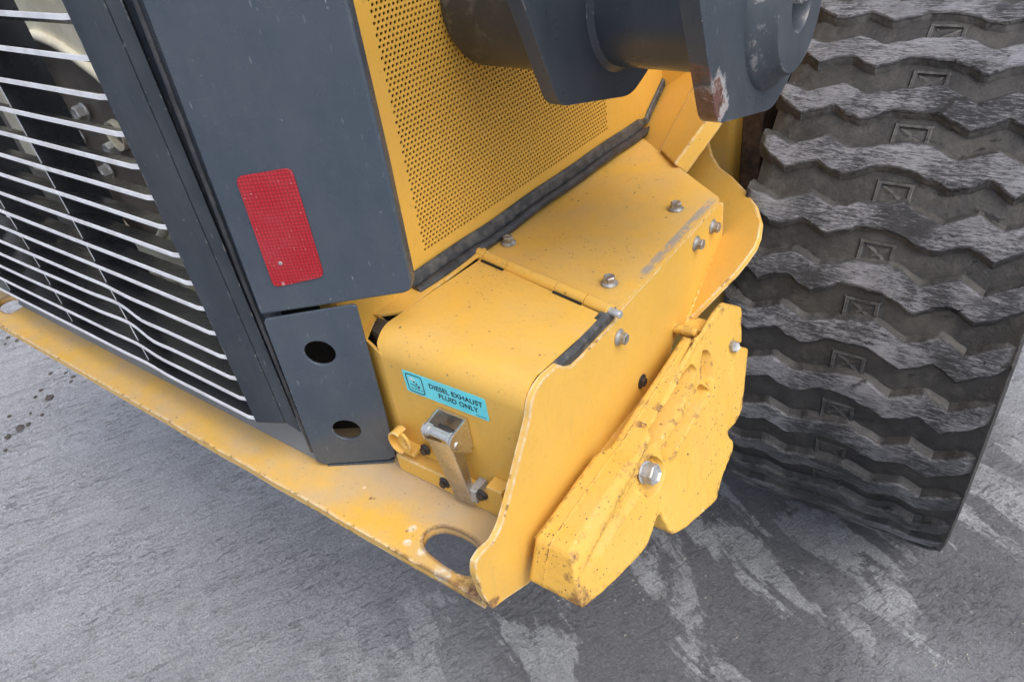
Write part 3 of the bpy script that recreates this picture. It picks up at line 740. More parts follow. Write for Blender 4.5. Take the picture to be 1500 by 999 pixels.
sweep(bm, [(-0.720, 0.618, 0.835), (-0.718, 0.614, 0.848), (-0.702, 0.612, 0.850), (-0.686, 0.614, 0.846), (-0.684, 0.62, 0.830)], circ(0.007, 10))
finish('hook', bm, M['black_bolt'], parent=latch)
bm = bmesh.new()      # keeper behind the foot of the handle
box(bm, (-0.672, 0.604, 0.690), (-0.655, 0.640, 0.722))
finish('keeper', bm, M['zinc_grey'], parent=latch, bevel=0.002)

# padlock lug at the foot of the lid: rolled strap and slotted disc
bm = bmesh.new()
cx, cz = -0.838, 0.757
pts = []
for i in range(13):
    t = R(60 + 230 * i / 12); pts.append((cx - 0.001 + 0.019 * math.cos(t), 0.617, cz + 0.025 * math.sin(t)))
sweep(bm, pts, [(-0.002, -0.012), (0.002, -0.012), (0.002, 0.012), (-0.002, 0.012)], up=Vector((0, 1, 0)))
lug = finish('padlock_lug', bm, M['yellow'], bevel=0.0008)
bm = bmesh.new()
disc = [(0.012 + 0.018 * math.cos(R(15 * i)), 0.025 * math.sin(R(15 * i))) for i in range(24)]
sl = [(0.017 + a, b) for a, b in rrect(-0.005, -0.011, 0.005, 0.011, 0.004, 3)]
poly_plate(bm, disc, [sl], lambda u, v: (cx + u, 0.613 - 0.15 * u, cz + v), (0.001, 0.005, 0))
finish('slotted_disc', bm, M['yellow'], parent=lug, bevel=0.0008)
bm = bmesh.new(); box(bm, (cx - 0.010, 0.613, cz - 0.030), (cx + 0.030, 0.640, cz - 0.022)); 
finish('lug_foot', bm, M['yellow'], parent=lug, bevel=0.001)

# ------------------------------------------------------------------ flat top plate, bolts, hinge
bm = bmesh.new()
TP = [(-0.905, 0.990), (-0.5305, 0.922), (-0.5305, 1.386), (-0.735, 1.545), (-0.880, 1.668), (-0.905, 1.66)]
poly_plate(bm, roundpoly(TP, [0, 0.004, 0.012, 0, 0, 0]), [], lambda u, v: (u, v, 0.9535), (0, 0, -0.006))
top = finish('top_plate', bm, M['yellow_top'], bevel=0.0022)
for p in ((-0.855, 1.042, 0.954), (-0.586, 0.992, 0.954), (-0.598, 1.307, 0.954)):
    put('bolt', BOLT, p, (0.02, 0, 1), top, random.random() * 2)

ha, hb = Vector((-0.902, 0.976, 0.9605)), Vector((-0.538, 0.909, 0.9595))
hd = (hb - ha); hl = hd.length; hd.normalize()
bm = bmesh.new()      # hinge leaf lying on the top plate
nrm = Vector((hd.y, -hd.x, 0))
prism(bm, [ha - nrm * 0.003, ha - nrm * 0.016, hb - nrm * 0.016, hb - nrm * 0.003], (0, 0, 0.002))
hinge = finish('hinge', bm, M['yellow_top'])
slots = []
fr = [0.0, 0.127, 0.305, 0.665, 0.86, 1.0]
for k in range(5):
    bm = bmesh.new()
    s, e = fr[k] * hl + 0.0011, fr[k + 1] * hl - 0.0011
    pts = [ha + hd * (s + (e - s) * q) for q in (0, 1)]
    c = circ(0.0132, 20)
    sweep(bm, pts, c)
    if k % 2 == 1:   # leaf knuckles of the lid carry a short tail
        prism(bm, [ha + hd * s + nrm * 0.0, ha + hd * s + nrm * 0.016, ha + hd * e + nrm * 0.016, ha + hd * e], (0, 0, -0.0015))
        slots.append((s, e))
    finish('knuckle', bm, M['yellow_lid'], parent=hinge)
for s, e in slots:    # dark clearance slots in the lid under its knuckles
    bm = bmesh.new()
    o = ha + nrm * 0.0145 + Vector((0, 0, 0.0035)); 
    prism(bm, [o + hd * s, o + hd * e, o + hd * e + nrm * 0.0045, o + hd * s + nrm * 0.0045], (0, 0, -0.004))
    finish('clearance_slot', bm, M['void'], parent=hinge)
bm = bmesh.new()
pa, pb = ha - hd * 0.002, hb + hd * 0.024
sweep(bm, [pa, hb - hd * 0.004, hb, pb - hd * 0.002, pb], lambda i: circ((0.0068, 0.0068, 0.0072, 0.0072, 0.0060)[i], 18))
finish('hinge_pin', bm, M['pin'], parent=hinge)

# ------------------------------------------------------------------ perforated hood side
HQ = Vector((-0.917, 0.85, 0)); HD = Vector((0.05, 0.8, 0)).normalized(); HN = Vector((HD.y, -HD.x, 0))
def hp(u, z, o=0.0):
    q = HQ + HD * u + HN * o; return Vector((q.x, q.y, z))
bm = bmesh.new()
PU, PV = 0.0097, 0.00905
U0, Z0 = 0.006, 1.019
NU, NV = 68, 70
rh = 0.0033
def cell(u0, u1, z0, z1, uc, zc):
    o8 = [(u0, z0), (uc, z0), (u1, z0), (u1, zc), (u1, z1), (uc, z1), (u0, z1), (u0, zc)]
    an = [225, 270, 315, 0, 45, 90, 135, 180]
    O = [bm.verts.new(hp(*p)) for p in o8]
    I = [bm.verts.new(hp(uc + rh * math.cos(R(a)), zc + rh * math.sin(R(a)))) for a in an]
    D = [bm.verts.new(hp(uc + rh * math.cos(R(a)), zc + rh * math.sin(R(a)), -0.003)) for a in an]
    for k in range(8):
        l = (k + 1) % 8
        bm.faces.new((O[k], O[l], I[l], I[k])); bm.faces.new((I[k], I[l], D[l], D[k]))
def quad(u0, u1, z0, z1):
    bm.faces.new([bm.verts.new(hp(*p)) for p in ((u0, z0), (u1, z0), (u1, z1), (u0, z1))])
for j in range(NV):
    zz = Z0 + j * PV
    off = PU / 2 if j % 2 else 0.0
    n = NU - (1 if j % 2 else 0)
    for i in range(n):
        u = U0 + off + i * PU
        cell(u, u + PU, zz, zz + PV, u + PU / 2, zz + PV / 2)
    if off:
        quad(U0, U0 + off, zz, zz + PV); quad(U0 + off + n * PU, U0 + NU * PU, zz, zz + PV)
UE, ZE = U0 + NU * PU, Z0 + NV * PV
quad(-0.20, U0, 0.950, ZE); quad(U0, UE, 0.950, Z0)
bm.faces.new([bm.verts.new(hp(*p)) for p in ((UE, 0.950), (0.842, 0.950), (0.995, 1.075), (1.42, 1.42), (1.42, ZE), (UE, ZE))])
# rolled rear edge of the panel
pa = [(-0.20, 0.0), (-0.212, -0.003), (-0.218, -0.012), (-0.218, -0.05)]
for (u1, o1), (u2, o2) in zip(pa, pa[1:]):
    bm.faces.new([bm.verts.new(hp(*p)) for p in ((u1, 0.95, o1), (u2, 0.95, o2), (u2, ZE, o2), (u1, ZE, o1))])
bmesh.ops.remove_doubles(bm, verts=bm.verts, dist=0.00005)
hood = finish('perforated_panel', bm, M['yellow_clean'], smooth=False)
bm = bmesh.new()
prism(bm, [hp(-0.05, 0.94, -0.045), hp(1.42, 0.94, -0.045), hp(1.42, 0.94, -0.06), hp(-0.05, 0.94, -0.06)], (0, 0, 0.75))
finish('hood_backing', bm, M['hood_inside'], parent=hood)  # dark brown backing sheet behind the holes

# rubber edge seal of the hood: a flat flap and a bulb
def seal_path(up, out, wav):
    P = []
    for i in range(46):
        u = -0.048 + (0.842 + 0.048) * i / 45
        w = wav * (1.2 * noise.noise((u * 6.0, 2.2, 1)) + 0.5 * math.sin(u * 21.0 + 0.6) * (1 if u < 0.45 else 0.3))
        P.append(hp(u, 0.9535 + up + w * 0.6, out + abs(w) * 0.5 + w * 0.3))
    for k in range(1, 22):
        t = k / 21; u = 0.842 + 0.50 * t; z = 0.9535 + up + 0.41 * t * (0.85 + 0.15 * t)
        P.append(hp(u - up * 0.35, z - up * 0.1, out * 0.9))
    return P
bm = bmesh.new()
sweep(bm, seal_path(0.013, 0.020, 0.008), lambda i: circ(0.0112 if i < 44 else 0.0050, 12, 0.0105 if i < 44 else 0.0050))
seal = finish('rubber_seal', bm, M['rubber'], angle=60)
bm = bmesh.new()
sweep(bm, seal_path(0.030, 0.005, 0.005), lambda i: ([(-0.003, -0.018), (0.009, -0.016), (0.005, 0.008), (0.001, 0.014), (-0.003, 0.014)] if i < 44 else [(-0.003, -0.009), (0.005, -0.009), (0.004, 0.003), (0.001, 0.006), (-0.003, 0.006)]))
finish('flap', bm, M['flap'], parent=seal, angle=60)

# ------------------------------------------------------------------ wing behind the top plate: slit wall, beam, round plate
W0, W1, W2 = Vector((-0.864, 1.669, 0.953)), Vector((-0.763, 1.563, 0.953)), Vector((-0.855, 1.836, 1.075))
WN = (W1 - W0).cross(W2 - W0).normalized()
if WN.z < 0: WN = -WN
def prism_n(bm, pts, th):
    prism(bm, pts, WN * -th)
bm = bmesh.new()
wall_pts = [Vector(p) for p in ((-0.937, 1.722, 0.937), (-0.765, 1.555, 0.947), (-0.742, 1.737, 1.088), (-0.701, 1.897, 1.229), (-0.894, 2.158, 1.270), (-0.903, 1.936, 1.110))]
prism(bm, [p - WN * 0.002 for p in wall_pts], WN * -0.02)
wing = finish('fender_wall', bm, M['yellow'], bevel=0.002)
bm = bmesh.new()
bp = [Vector(p) for p in ((-0.756, 1.564, 0.959), (-0.731, 1.723, 1.087), (-0.684, 1.884, 1.232), (-0.557, 1.788, 1.258), (-0.641, 1.566, 1.044), (-0.685, 1.493, 0.961))]
prism(bm, [p + WN * 0.006 for p in bp], WN * -0.045)
finish('fender_beam', bm, M['yellow_side'], bevel=0.006, seg=3)

FA, FB = Vector((-0.53, 1.407, 0.852)), Vector((-0.53, 1.19, 0.728))
FNn = (FB - FA).cross(Vector((1, -1, 0))).normalized()
if FNn.z < 0: FNn = -FNn
fpts = [Vector(p) for p in ((-0.713, 1.736, 0.935), (-0.671, 1.669, 0.921), (-0.629, 1.617, 0.915), (-0.575, 1.568, 0.918), (-0.521, 1.512, 0.917), (-0.479, 1.462, 0.912), (-0.449, 1.412, 0.901), (-0.439, 1.377, 0.887), (-0.438, 1.352, 0.873), (-0.446, 1.326, 0.854), (-0.459, 1.300, 0.831), (-0.487, 1.261, 0.793), (-0.516, 1.221, 0.754), (-0.539, 1.193, 0.724), (-0.563, 1.219, 0.726), (-0.686, 1.538, 0.838), (-0.836, 1.692, 0.840), (-0.827, 1.779, 0.895))]
bm = bmesh.new()
prism(bm, fpts, FNn * -0.014)
fender = finish('fender_plate', bm, M['yellow_side'], bevel=0.0015)

# frame rail and iron seen in the gap between fender plate and tyre
bm = bmesh.new()
box(bm, (-0.90, 1.78, 0.10), (-0.655, 2.6, 1.30))
finish('frame_rail', bm, M['yellow'], bevel=0.02, seg=3)
bm = bmesh.new()
box(bm, (-0.655, 1.84, 0.10), (-0.60, 2.6, 1.25))
finish('axle_guard', bm, M['rust_iron'], bevel=0.004)
bm = bmesh.new()
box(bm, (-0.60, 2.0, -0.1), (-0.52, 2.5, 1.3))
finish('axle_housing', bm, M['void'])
# gusset and pin between side plate and counterweight
bm = bmesh.new()
box(bm, (-0.529, 1.19, 0.50), (-0.480, 1.235, 0.742))
finish('gusset', bm, M['yellow'], bevel=0.003)
bm = bmesh.new()
lathe(bm, [(-0.53, 0.012), (-0.482, 0.012), (-0.480, 0.010)], 18, 'X', (0, 1.160, 0.757))
finish('stop_pin', bm, M['yellow_cast'])

# ------------------------------------------------------------------ counterweight casting
def cw_x(y, z): return -0.443 - 0.478 * (z - 0.715)
def arc2(c, r0, a0, a1, n, ry=None):
    return [(c[0] + r0 * math.cos(R(a0 + (a1 - a0) * i / n)), c[1] + (ry or r0) * math.sin(R(a0 + (a1 - a0) * i / n))) for i in range(n + 1)]
bot = [(0.545, 0.634), (0.62, 0.613), (0.711, 0.594), (0.745, 0.593), (0.765, 0.598), (0.785, 0.606), (0.800, 0.607), (0.806, 0.600), (0.806, 0.556), (0.850, 0.536), (0.967, 0.505), (1.016, 0.524), (1.086, 0.535), (1.101, 0.547), (1.092, 0.562), (1.096, 0.573), (1.135, 0.567), (1.176, 0.572)]
outl = bot + [(1.285, 0.640), (1.292, 0.648), (1.238, 0.687), (1.250, 0.690), (1.277, 0.668), (1.330, 0.718), (1.332, 0.726), (1.275, 0.767), (1.262, 0.769), (1.132, 0.7655), (0.95, 0.742), (0.835, 0.7245), (0.815, 0.7225), (0.785, 0.7265), (0.70, 0.722), (0.592, 0.7145), (0.580, 0.709)]
pk1 = [(1.082, 0.741), (1.085, 0.721), (0.985, 0.702), (0.900, 0.702), (0.862, 0.712), (0.872, 0.728), (0.929, 0.734), (1.024, 0.741)]
pk2 = [(1.077, 0.699), (1.099, 0.666), (0.997, 0.663), (0.903, 0.657), (0.881, 0.665), (0.881, 0.685), (0.943, 0.685), (1.042, 0.688)]
pk3 = [(1.136, 0.740), (1.154, 0.720), (1.123, 0.676), (1.102, 0.680), (1.092, 0.704)]
pk4 = [(0.793, 0.690), (0.826, 0.701), (0.860, 0.690), (0.874, 0.664), (0.860, 0.647), (0.821, 0.639), (0.796, 0.648), (0.790, 0.664)]
pk5 = [(0.786, 0.691), (0.811, 0.695), (0.798, 0.667), (0.701, 0.671), (0.619, 0.668), (0.606, 0.678), (0.634, 0.683), (0.716, 0.687)]
outl = roundpoly(outl, 0.0085, 3)
def densify(loop, step):
    out = []
    for i, p in enumerate(loop):
        a, b = Vector(p), Vector(loop[(i + 1) % len(loop)])
        k = max(1, int(round((b - a).length / step)))
        out += [tuple(a.lerp(b, q / k)) for q in range(k)]
    res = []
    for p in out:
        if not res or (Vector(p) - Vector(res[-1])).length > 0.0012: res.append(p)
    return res
outl = densify(outl, 0.006)
def seg_d(p, loop):
    """distance from a point to a closed loop, and whether it lies inside"""
    x, y = p; best = 1e9; ins = False
    for i in range(len(loop)):
        (x1, y1), (x2, y2) = loop[i], loop[(i + 1) % len(loop)]
        dx, dy = x2 - x1, y2 - y1; L = dx * dx + dy * dy
        t = 0 if L == 0 else max(0, min(1, ((x - x1) * dx + (y - y1) * dy) / L))
        best = min(best, (x - x1 - t * dx) ** 2 + (y - y1 - t * dy) ** 2)
        if (y1 > y) != (y2 > y) and x < (x2 - x1) * (y - y1) / (y2 - y1) + x1: ins = not ins
    return math.sqrt(best), ins
def sst(a, b, x):
    t = max(0.0, min(1.0, (x - a) / (b - a))); return t * t * (3 - 2 * t)
hollows = [(pk1, 0.036, 0.0065), (pk2, 0.024, 0.0070), (pk3, 0.034, 0.0065), (pk4, 0.018, 0.006), (pk5, 0.007, 0.010)]
hollows = [(densify(roundpoly(lp, 0.012, 4), 0.004), dp_, w_) for lp, dp_, w_ in hollows]
LA, LB = Vector((1.200, 0.768)), Vector((0.564, 0.677))          # lower edge of the sloping band under the top
def cw_face(y, z, d):
    """outer face of the casting: rounded rim, hollows, the sloping band along its top"""
    e = (LB - LA).normalized(); side = (y - LA.x) * e.y - (z - LA.y) * e.x
    ro = 0.0048
    h = 0.0
    if d < ro: h -= ro - math.sqrt(max(0, ro * ro - (ro - d) ** 2))
    for lp, dep, w in hollows:
        if abs(y - lp[0][0]) > 0.25: continue
        dd, ins = seg_d((y, z), lp)
        sd = dd if ins else -dd
        h -= dep * sst(-w * 0.45, w * 0.55, sd)
    # the lower field stands proud of the band along the top
    h += 0.006 * sst(-0.004, 0.004, side) * sst(0.56, 0.62, y) * sst(1.20, 1.12, y)
    h += 0.0011 * noise.noise((y * 28, z * 28, 3)) + 0.0007 * noise.noise((y * 80, z * 80, 5))
    return h
def top_cham(y, z):
    """the long top edge is cut away in a soft slope"""
    zt = 0.7145 + (y - 0.59) * (0.7655 - 0.7145) / 0.54
    if y < 0.565 or y > 1.150: return 0.0
    k = sst(0.565, 0.60, y) * sst(1.150, 1.125, y)
    q = (zt - z)
    return -k * (0.009 * max(0.0, 1 - q / 0.020) ** 1.3 if q < 0.020 else 0.0)
pts2, st_ = list(outl), 0.0042
ny_ = int((1.34 - 0.54) / st_); nz_ = int((0.775 - 0.50) / st_)
for a_ in range(ny_):
    for b_ in range(nz_):
        p = (0.54 + (a_ + (0.5 if b_ % 2 else 0)) * st_, 0.50 + b_ * st_)
        dd, ins = seg_d(p, outl)
        if ins and dd > 0.0024 and all(abs(p[0] - lp[0][0]) > 0.25 or seg_d(p, lp)[0] > w * 0.75 for lp, dep, w in hollows): pts2.append(p)
for lp, dep, w in hollows:                                                 # rings that follow each hollow's wall
    for off in (-0.60, -0.42, -0.2, 0.0, 0.2, 0.4, 0.56, 0.70):
        for i, p in enumerate(lp):
            a, b = Vector(lp[i - 1]), Vector(lp[(i + 1) % len(lp)])
            t = (b - a).normalized()
            q = (p[0] - t.y * off * w, p[1] + t.x * off * w)
            dd, ins = seg_d(q, lp)
            if off and (ins != (off > 0)): q = (p[0] + t.y * off * w, p[1] - t.x * off * w); dd, ins = seg_d(q, lp)
            if off == 0 or (ins == (off > 0) and dd > abs(off) * w * 0.9):
                if seg_d(q, outl)[1] and seg_d(q, outl)[0] > 0.003: pts2.append(q)
for rr_ in (0.0012, 0.0025, 0.0045):                                       # rings that carry the rounded rim
    for i, p in enumerate(outl):
        a, b = Vector(outl[i - 1]), Vector(outl[(i + 1) % len(outl)])
        t = (b - a).normalized()
        for sgn in (1, -1):
            q = (p[0] + t.y * rr_ * sgn, p[1] - t.x * rr_ * sgn)
            dd, ins = seg_d(q, outl)
            if ins and dd > rr_ * 0.9: pts2.append(q); break
n = len(outl)
V2, E2_, F2, *_ = geometry.delaunay_2d_cdt([Vector(p) for p in pts2], [(i, (i + 1) % n) for i in range(n)], [], 1, 1e-6)
bm = bmesh.new()
fv_all = []
for v in V2:
    d, ins = seg_d(v, outl)
    if d < 2e-5: d = 0.0
    fv_all.append(bm.verts.new((cw_x(*v) + cw_face(v.x, v.y, d) + top_cham(v.x, v.y), v.x, v.y)))
for f in F2: bm.faces.new([fv_all[i] for i in f])
bm.verts.ensure_lookup_table()
fv = [min(fv_all, key=lambda q: (q.co.y - p[0]) ** 2 + (q.co.z - p[1]) ** 2) for p in outl]
XM = -0.470         # plane where the casting halves part and the inner half ends
cut_a = min(range(n), key=lambda i: (outl[i][0] - 1.130) ** 2 + (outl[i][1] - 0.7655) ** 2)
cut_b = min(range(n), key=lambda i: (outl[i][0] - 1.093) ** 2 + (outl[i][1] - 0.563) ** 2)
bv = [bm.verts.new((XM, p[0], p[1])) for p in outl]
wv = [bm.verts.new((fv[i].co.x - 0.0025, outl[i][0], outl[i][1])) for i in range(n)]
for i in range(n):
    k = (i + 1) % n
    bm.faces.new((fv[i], fv[k], wv[k], wv[i])); bm.faces.new((wv[i], wv[k], bv[k], bv[i]))
inner = list(range(cut_a, n)) + list(range(0, cut_b + 1))
def in_x(p): return -0.5135 + 0.0135 * sst(0.780, 0.822, p[0])
ctr = Vector((0, 0.85, 0.64))
def ring_at(f, grow):
    r = {}
    for i in inner:
        a, b = Vector(outl[i - 1]), Vector(outl[(i + 1) % n]); t = (b - a).normalized()
        nn = Vector((t.y, -t.x)); nn = nn if nn.dot(Vector(outl[i]) - Vector((0.9, 0.65))) > 0 else -nn
        r[i] = bm.verts.new((f(outl[i]), outl[i][0] + nn.x * grow, outl[i][1] + nn.y * grow))
    return r
rings = [{i: bv[i] for i in inner}, ring_at(lambda p: -0.4800, 0), ring_at(lambda p: -0.4826, 0), ring_at(lambda p: -0.4835, 0.0005), ring_at(lambda p: -0.4844, 0), ring_at(lambda p: -0.4870, 0), ring_at(lambda p: in_x(p) + 0.009, 0), ring_at(lambda p: in_x(p) + 0.006, 0), ring_at(lambda p: in_x(p) + 0.002, -0.0022), ring_at(in_x, -0.006)]
for A, B in zip(rings, rings[1:]):
    for a, b in zip(inner, inner[1:]): bm.faces.new((A[a], A[b], B[b], B[a]))
    bm.faces.new((A[cut_b], A[cut_a], B[cut_a], B[cut_b]))
iv = rings[-1]
ee = [bm.edges.get((iv[a], iv[b])) for a, b in zip(inner, inner[1:])] + [bm.edges.get((iv[cut_b], iv[cut_a]))]
bmesh.ops.triangle_fill(bm, use_beauty=True, use_dissolve=False, edges=ee)
lugv = [bv[i] for i in range(cut_b, cut_a + 1)]
ee = [bm.edges.get((lugv[i], lugv[(i + 1) % len(lugv)])) for i in range(len(lugv))]
bmesh.ops.triangle_fill(bm, use_beauty=True, use_dissolve=False, edges=ee)
cw = finish('counterweight', bm, M['yellow_cast'], angle=48)
bm = bmesh.new()
box(bm, (-0.530, 0.60, 0.62), (-0.5130, 1.05, 0.68))
finish('mounting_pad', bm, M['yellow'], parent=cw)
CWB = hex_bolt_mesh('counterweight_bolt', 0.0205, 0.022, 0.022, 0.004, M['zinc_grey'], 0.004)
p = Vector((-0.426, 0.829, 0.678))
put('bolt', CWB, p + Vector((-0.009, 0, -0.004)), (0.95, -0.05, 0.25), cw, 0.4)
LGB = hex_bolt_mesh('lug_bolt', 0.0125, 0.016, 0.014, 0.003, M['zinc_grey'], 0.001)
p = Vector((-0.426, 1.235, 0.680))
put('bolt', LGB, p + Vector((-0.006, 0, 0.006)), (0.8, -0.35, 0.5), cw, 0.2)

# ------------------------------------------------------------------ dark corner panels
DA = Vector((-1.026, 0.538, 0)); DD = Vector((0.8515, 0.5243, 0)); DN = Vector((0.5243, -0.8515, 0))
def dpt(u, z, o=0.0):
    q = DA + DD * u + DN * o; return Vector((q.x, q.y, z))
bm = bmesh.new()
LO = [(0.000, 0.676), (0.012, 0.667), (0.150, 0.672), (0.168, 0.682), (0.174, 0.80), (0.178, 0.96), (0.1815, 1.046), (0.174, 1.049), (0.012, 1.032), (0.008, 1.025)]
h1 = [(0.0885 + 0.0285 * math.cos(R(a)), 0.951 + 0.0270 * math.sin(R(a))) for a in range(0, 360, 15)]
h2 = [(0.0865 + 0.0280 * math.cos(R(a)), 0.7595 + 0.0255 * math.sin(R(a))) for a in range(0, 360, 15)]
poly_plate(bm, LO, [h1, h2], lambda u, z: dpt(u, z), DN * -0.006)
low = finish('lower_corner_panel', bm, M['dark'], bevel=0.0018)
bm = bmesh.new()      # bottom return lip and inner backing
prism(bm, [dpt(0.02, 0.661), dpt(0.160, 0.664), dpt(0.160, 0.664, -0.04), dpt(0.02, 0.661, -0.04)], (0, 0, 0.0035))
finish('bottom_lip', bm, M['dark'], parent=low)
bm = bmesh.new()
prism(bm, [dpt(0.0, 0.68, -0.09), dpt(0.15, 0.68, -0.09), dpt(0.15, 0.68, -0.095), dpt(0.0, 0.68, -0.095)], (0, 0, 0.34))
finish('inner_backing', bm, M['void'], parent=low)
bm = bmesh.new()
prism(bm, [dpt(0.095, 0.735, -0.05), dpt(0.125, 0.752, -0.05), dpt(0.125, 0.760, -0.05), dpt(0.095, 0.745, -0.05)], DN * -0.02)
finish('inner_bracket', bm, M['yellow'], parent=low)

bm = bmesh.new()
UP = [(0.006, 1.0405), (0.268, 1.0635), (0.281, 1.068), (0.287, 1.085), (0.292, 1.30), (0.295, 1.95), (0.026, 1.95), (0.018, 1.55), (0.010, 1.20)]
poly_plate(bm, UP, [], lambda u, z: dpt(u, z), DN * -0.032)
upp = finish('upper_corner_panel', bm, M['dark'], bevel=0.007, seg=4)
bm = bmesh.new()      # return flange back to the hood side
prism(bm, [dpt(0.262, 1.075, -0.032), dpt(0.268, 1.075, -0.032), hp(-0.196, 1.075, 0.001), hp(-0.200, 1.075, 0.001)], (0, 0, 0.85))
finish('return_flange', bm, M['dark'], parent=upp)
bm = bmesh.new()
RC = [(0.056, 1.296), (0.148, 1.302), (0.144, 1.110), (0.051, 1.096)]
poly_plate(bm, roundpoly(RC, 0.013, 5), [], lambda u, z: dpt(u, z, 0.0025), DN * -0.0024)
refl = finish('red_reflector', bm, M['red'], bevel=0.0006)
bm = bmesh.new()
lathe(bm, [(0, 0.0035), (0.0012, 0.0030), (0.0014, 0.0012)], 12, 'Z')
me = mesh_of('chip', bm, M['zinc_grey'])
put('chip', me, dpt(0.078, 1.142, 0.0024), DN, refl)

# ------------------------------------------------------------------ grille frame
bm = bmesh.new()
E1, E2, E3, E4, E5 = (-1.116, 0.500), (-1.112, 0.4955), (-1.060, 0.5245), (-1.046, 0.5420), (-1.028, 0.5360)
TOPZ = 1.95
def strip(bm, a, b, za, zb, th):
    a, b = Vector((*a, 0)), Vector((*b, 0)); d = (b - a).normalized(); n = Vector((d.y, -d.x, 0))
    P = [a + Vector((0, 0, za)), b + Vector((0, 0, zb)), b + Vector((0, 0, TOPZ)), a + Vector((0, 0, TOPZ))]
    prism(bm, P, n * -th)
strip(bm, E2, E3, 0.783, 0.778, 0.006)
frame = finish('grille_frame', bm, M['dark_frame'], bevel=0.002)
bm = bmesh.new()
strip(bm, (-1.0605, 0.5268), E4, 0.778, 0.745, 0.003)
finish('frame_return', bm, M['dark_frame'], parent=frame, bevel=0.001)
bm = bmesh.new()
pts = [(-1.031, 0.541, 0.70), (-1.028, 0.541, 1.1), (-1.020, 0.545, 1.5), (-1.010, 0.550, 1.95)]
sweep(bm, pts, circ(0.0040, 8), up=Vector((0, 1, 0)))
finish('edge_trim', bm, M['rubber'], parent=frame, angle=60)
bm = bmesh.new()
prism(bm, [(-1.070, 0.560, 0.69), (-1.02, 0.575, 0.69), (-1.00, 0.57, 0.69), (-1.06, 0.552, 0.69)], (0, 0, 1.26))
finish('frame_backing', bm, M['dark_frame'], parent=frame)

# ------------------------------------------------------------------ grille: slats and upright bars
grille_root = bpy.data.objects.new('grille', None); col.objects.link(grille_root); grille_root.parent = root
zs = [1.648, 1.592, 1.538, 1.483, 1.4275, 1.371, 1.318, 1.2655, 1.214, 1.160, 1.104, 1.051, 0.996, 0.941, 0.889, 0.838, 0.786]
def bend(k, x):
    z = 0.0; y = 0.0
    g = lambda c, w: math.exp(-((x - c) / w) ** 2)
    amp = {12: 0.25, 13: 0.9, 14: 1.0, 15: 0.45, 16: 0.25}.get(k, 0.0)
    s = 1 / (1 + math.exp((x + 1.50) / 0.035))             # pushed up to the left of the dent
    z += amp * 0.014 * s * (0.4 + 0.6 * g(-1.62, 0.30)) - amp * 0.006 * g(-1.42, 0.06)
    y += amp * 0.010 * g(-1.50, 0.07)
    return y, z + 0.0012 * noise.noise((x * 3, k * 2.7, 0))
for k, z in enumerate(zs):
    bm = bmesh.new()
    XR_ = -1.121
    xs = [-2.62 + (2.62 - 1.1365) * i / 60 for i in range(61)] + [XR_]
    rings = []
    for x in xs:
        by, bz = bend(k, x)
        rec = 0.004 if x > -1.13 else 0.0
        pr = [(0.4985 + rec, -0.0046), (0.4966 + rec, -0.0038), (0.4970 + rec, 0.0034), (0.4988 + rec, 0.0042), (0.549, -0.0215), (0.547, -0.0260)]
        rings.append([bm.verts.new((x, y + by, z + dz + bz)) for y, dz in pr])
    for a, b in zip(rings, rings[1:]):
        for j in range(6):
            f = bm.faces.new((a[j], a[(j + 1) % 6], b[(j + 1) % 6], b[j]))
            f.material_index = 1 if j in (0, 1, 2) else 0
    bm.faces.new(rings[0]); bm.faces.new(rings[-1][::-1])
    o = finish('slat', bm, [M['slat_face'], M['slat_lip']], parent=grille_root, angle=18)
    if k in (13, 14): o['label'] = 'slat knocked out of line near its middle'
for x in (-1.519, -1.871, -2.223, -2.56):
    bm = bmesh.new()
    prism(bm, [(x - 0.0015, 0.5105, 0.768), (x - 0.0015, 0.5105, 1.70), (x - 0.0015, 0.600, 1.70), (x - 0.0015, 0.600, 0.70), (x - 0.0015, 0.545, 0.735)], (0.003, 0, 0))
    bm.faces.ensure_lookup_table()
    for f in bm.faces: f.material_index = 0
    o = finish('upright_bar', bm, M['slat_face'], parent=grille_root)
    bm = bmesh.new()
    prism(bm, [(x - 0.0018, 0.5100, 0.770), (x - 0.0018, 0.5100, 1.70), (x - 0.0018, 0.5110, 1.70), (x - 0.0018, 0.5110, 0.770)], (0.0036, 0, 0))
    finish('bar_edge', bm, M['slat_lip'], parent=grille_root)

# valance under the grille
bm = bmesh.new()
prism(bm, [(-2.40, 0.549, 0.6605), (-2.40, 0.556, 0.6605), (-2.40, 0.606, 0.800), (-2.40, 0.599, 0.800)], (1.372, 0, 0))
val = finish('valance', bm, M['grey_lower'], bevel=0.0015)

# what shows through the grille: cooler shroud, fan motor plate, bolts, ring
bm = bmesh.new()
opening = [(-2.015, 1.30), (-1.97, 1.385), (-1.90, 1.415), (-1.795, 1.395), (-1.66, 1.33), (-1.60, 1.20), (-1.62, 1.06), (-1.70, 0.965), (-1.735, 0.935), (-1.80, 0.895), (-1.86, 0.885), (-1.93, 0.905), (-1.99, 0.99), (-2.02, 1.10)]
opening = roundpoly(opening, 0.03, 3)
poly_plate(bm, [(-2.05, 0.60), (-1.12, 0.60), (-1.12, 1.80), (-2.05, 1.80)], [opening], lambda x, z: (x, 0.76, z), (0, 0.012, 0))
shroud = finish('cooler_shroud', bm, M['beige'], bevel=0.003)
bm = bmesh.new()      # rolled rim of the opening
ring = [(x, 0.754, z) for x, z in opening]; ring.append(ring[0]); ring.append(ring[1])
sweep(bm, ring, circ(0.012, 8), up=Vector((0, 1, 0)), cap=False)
finish('opening_rim', bm, M['beige'], parent=shroud, angle=60)
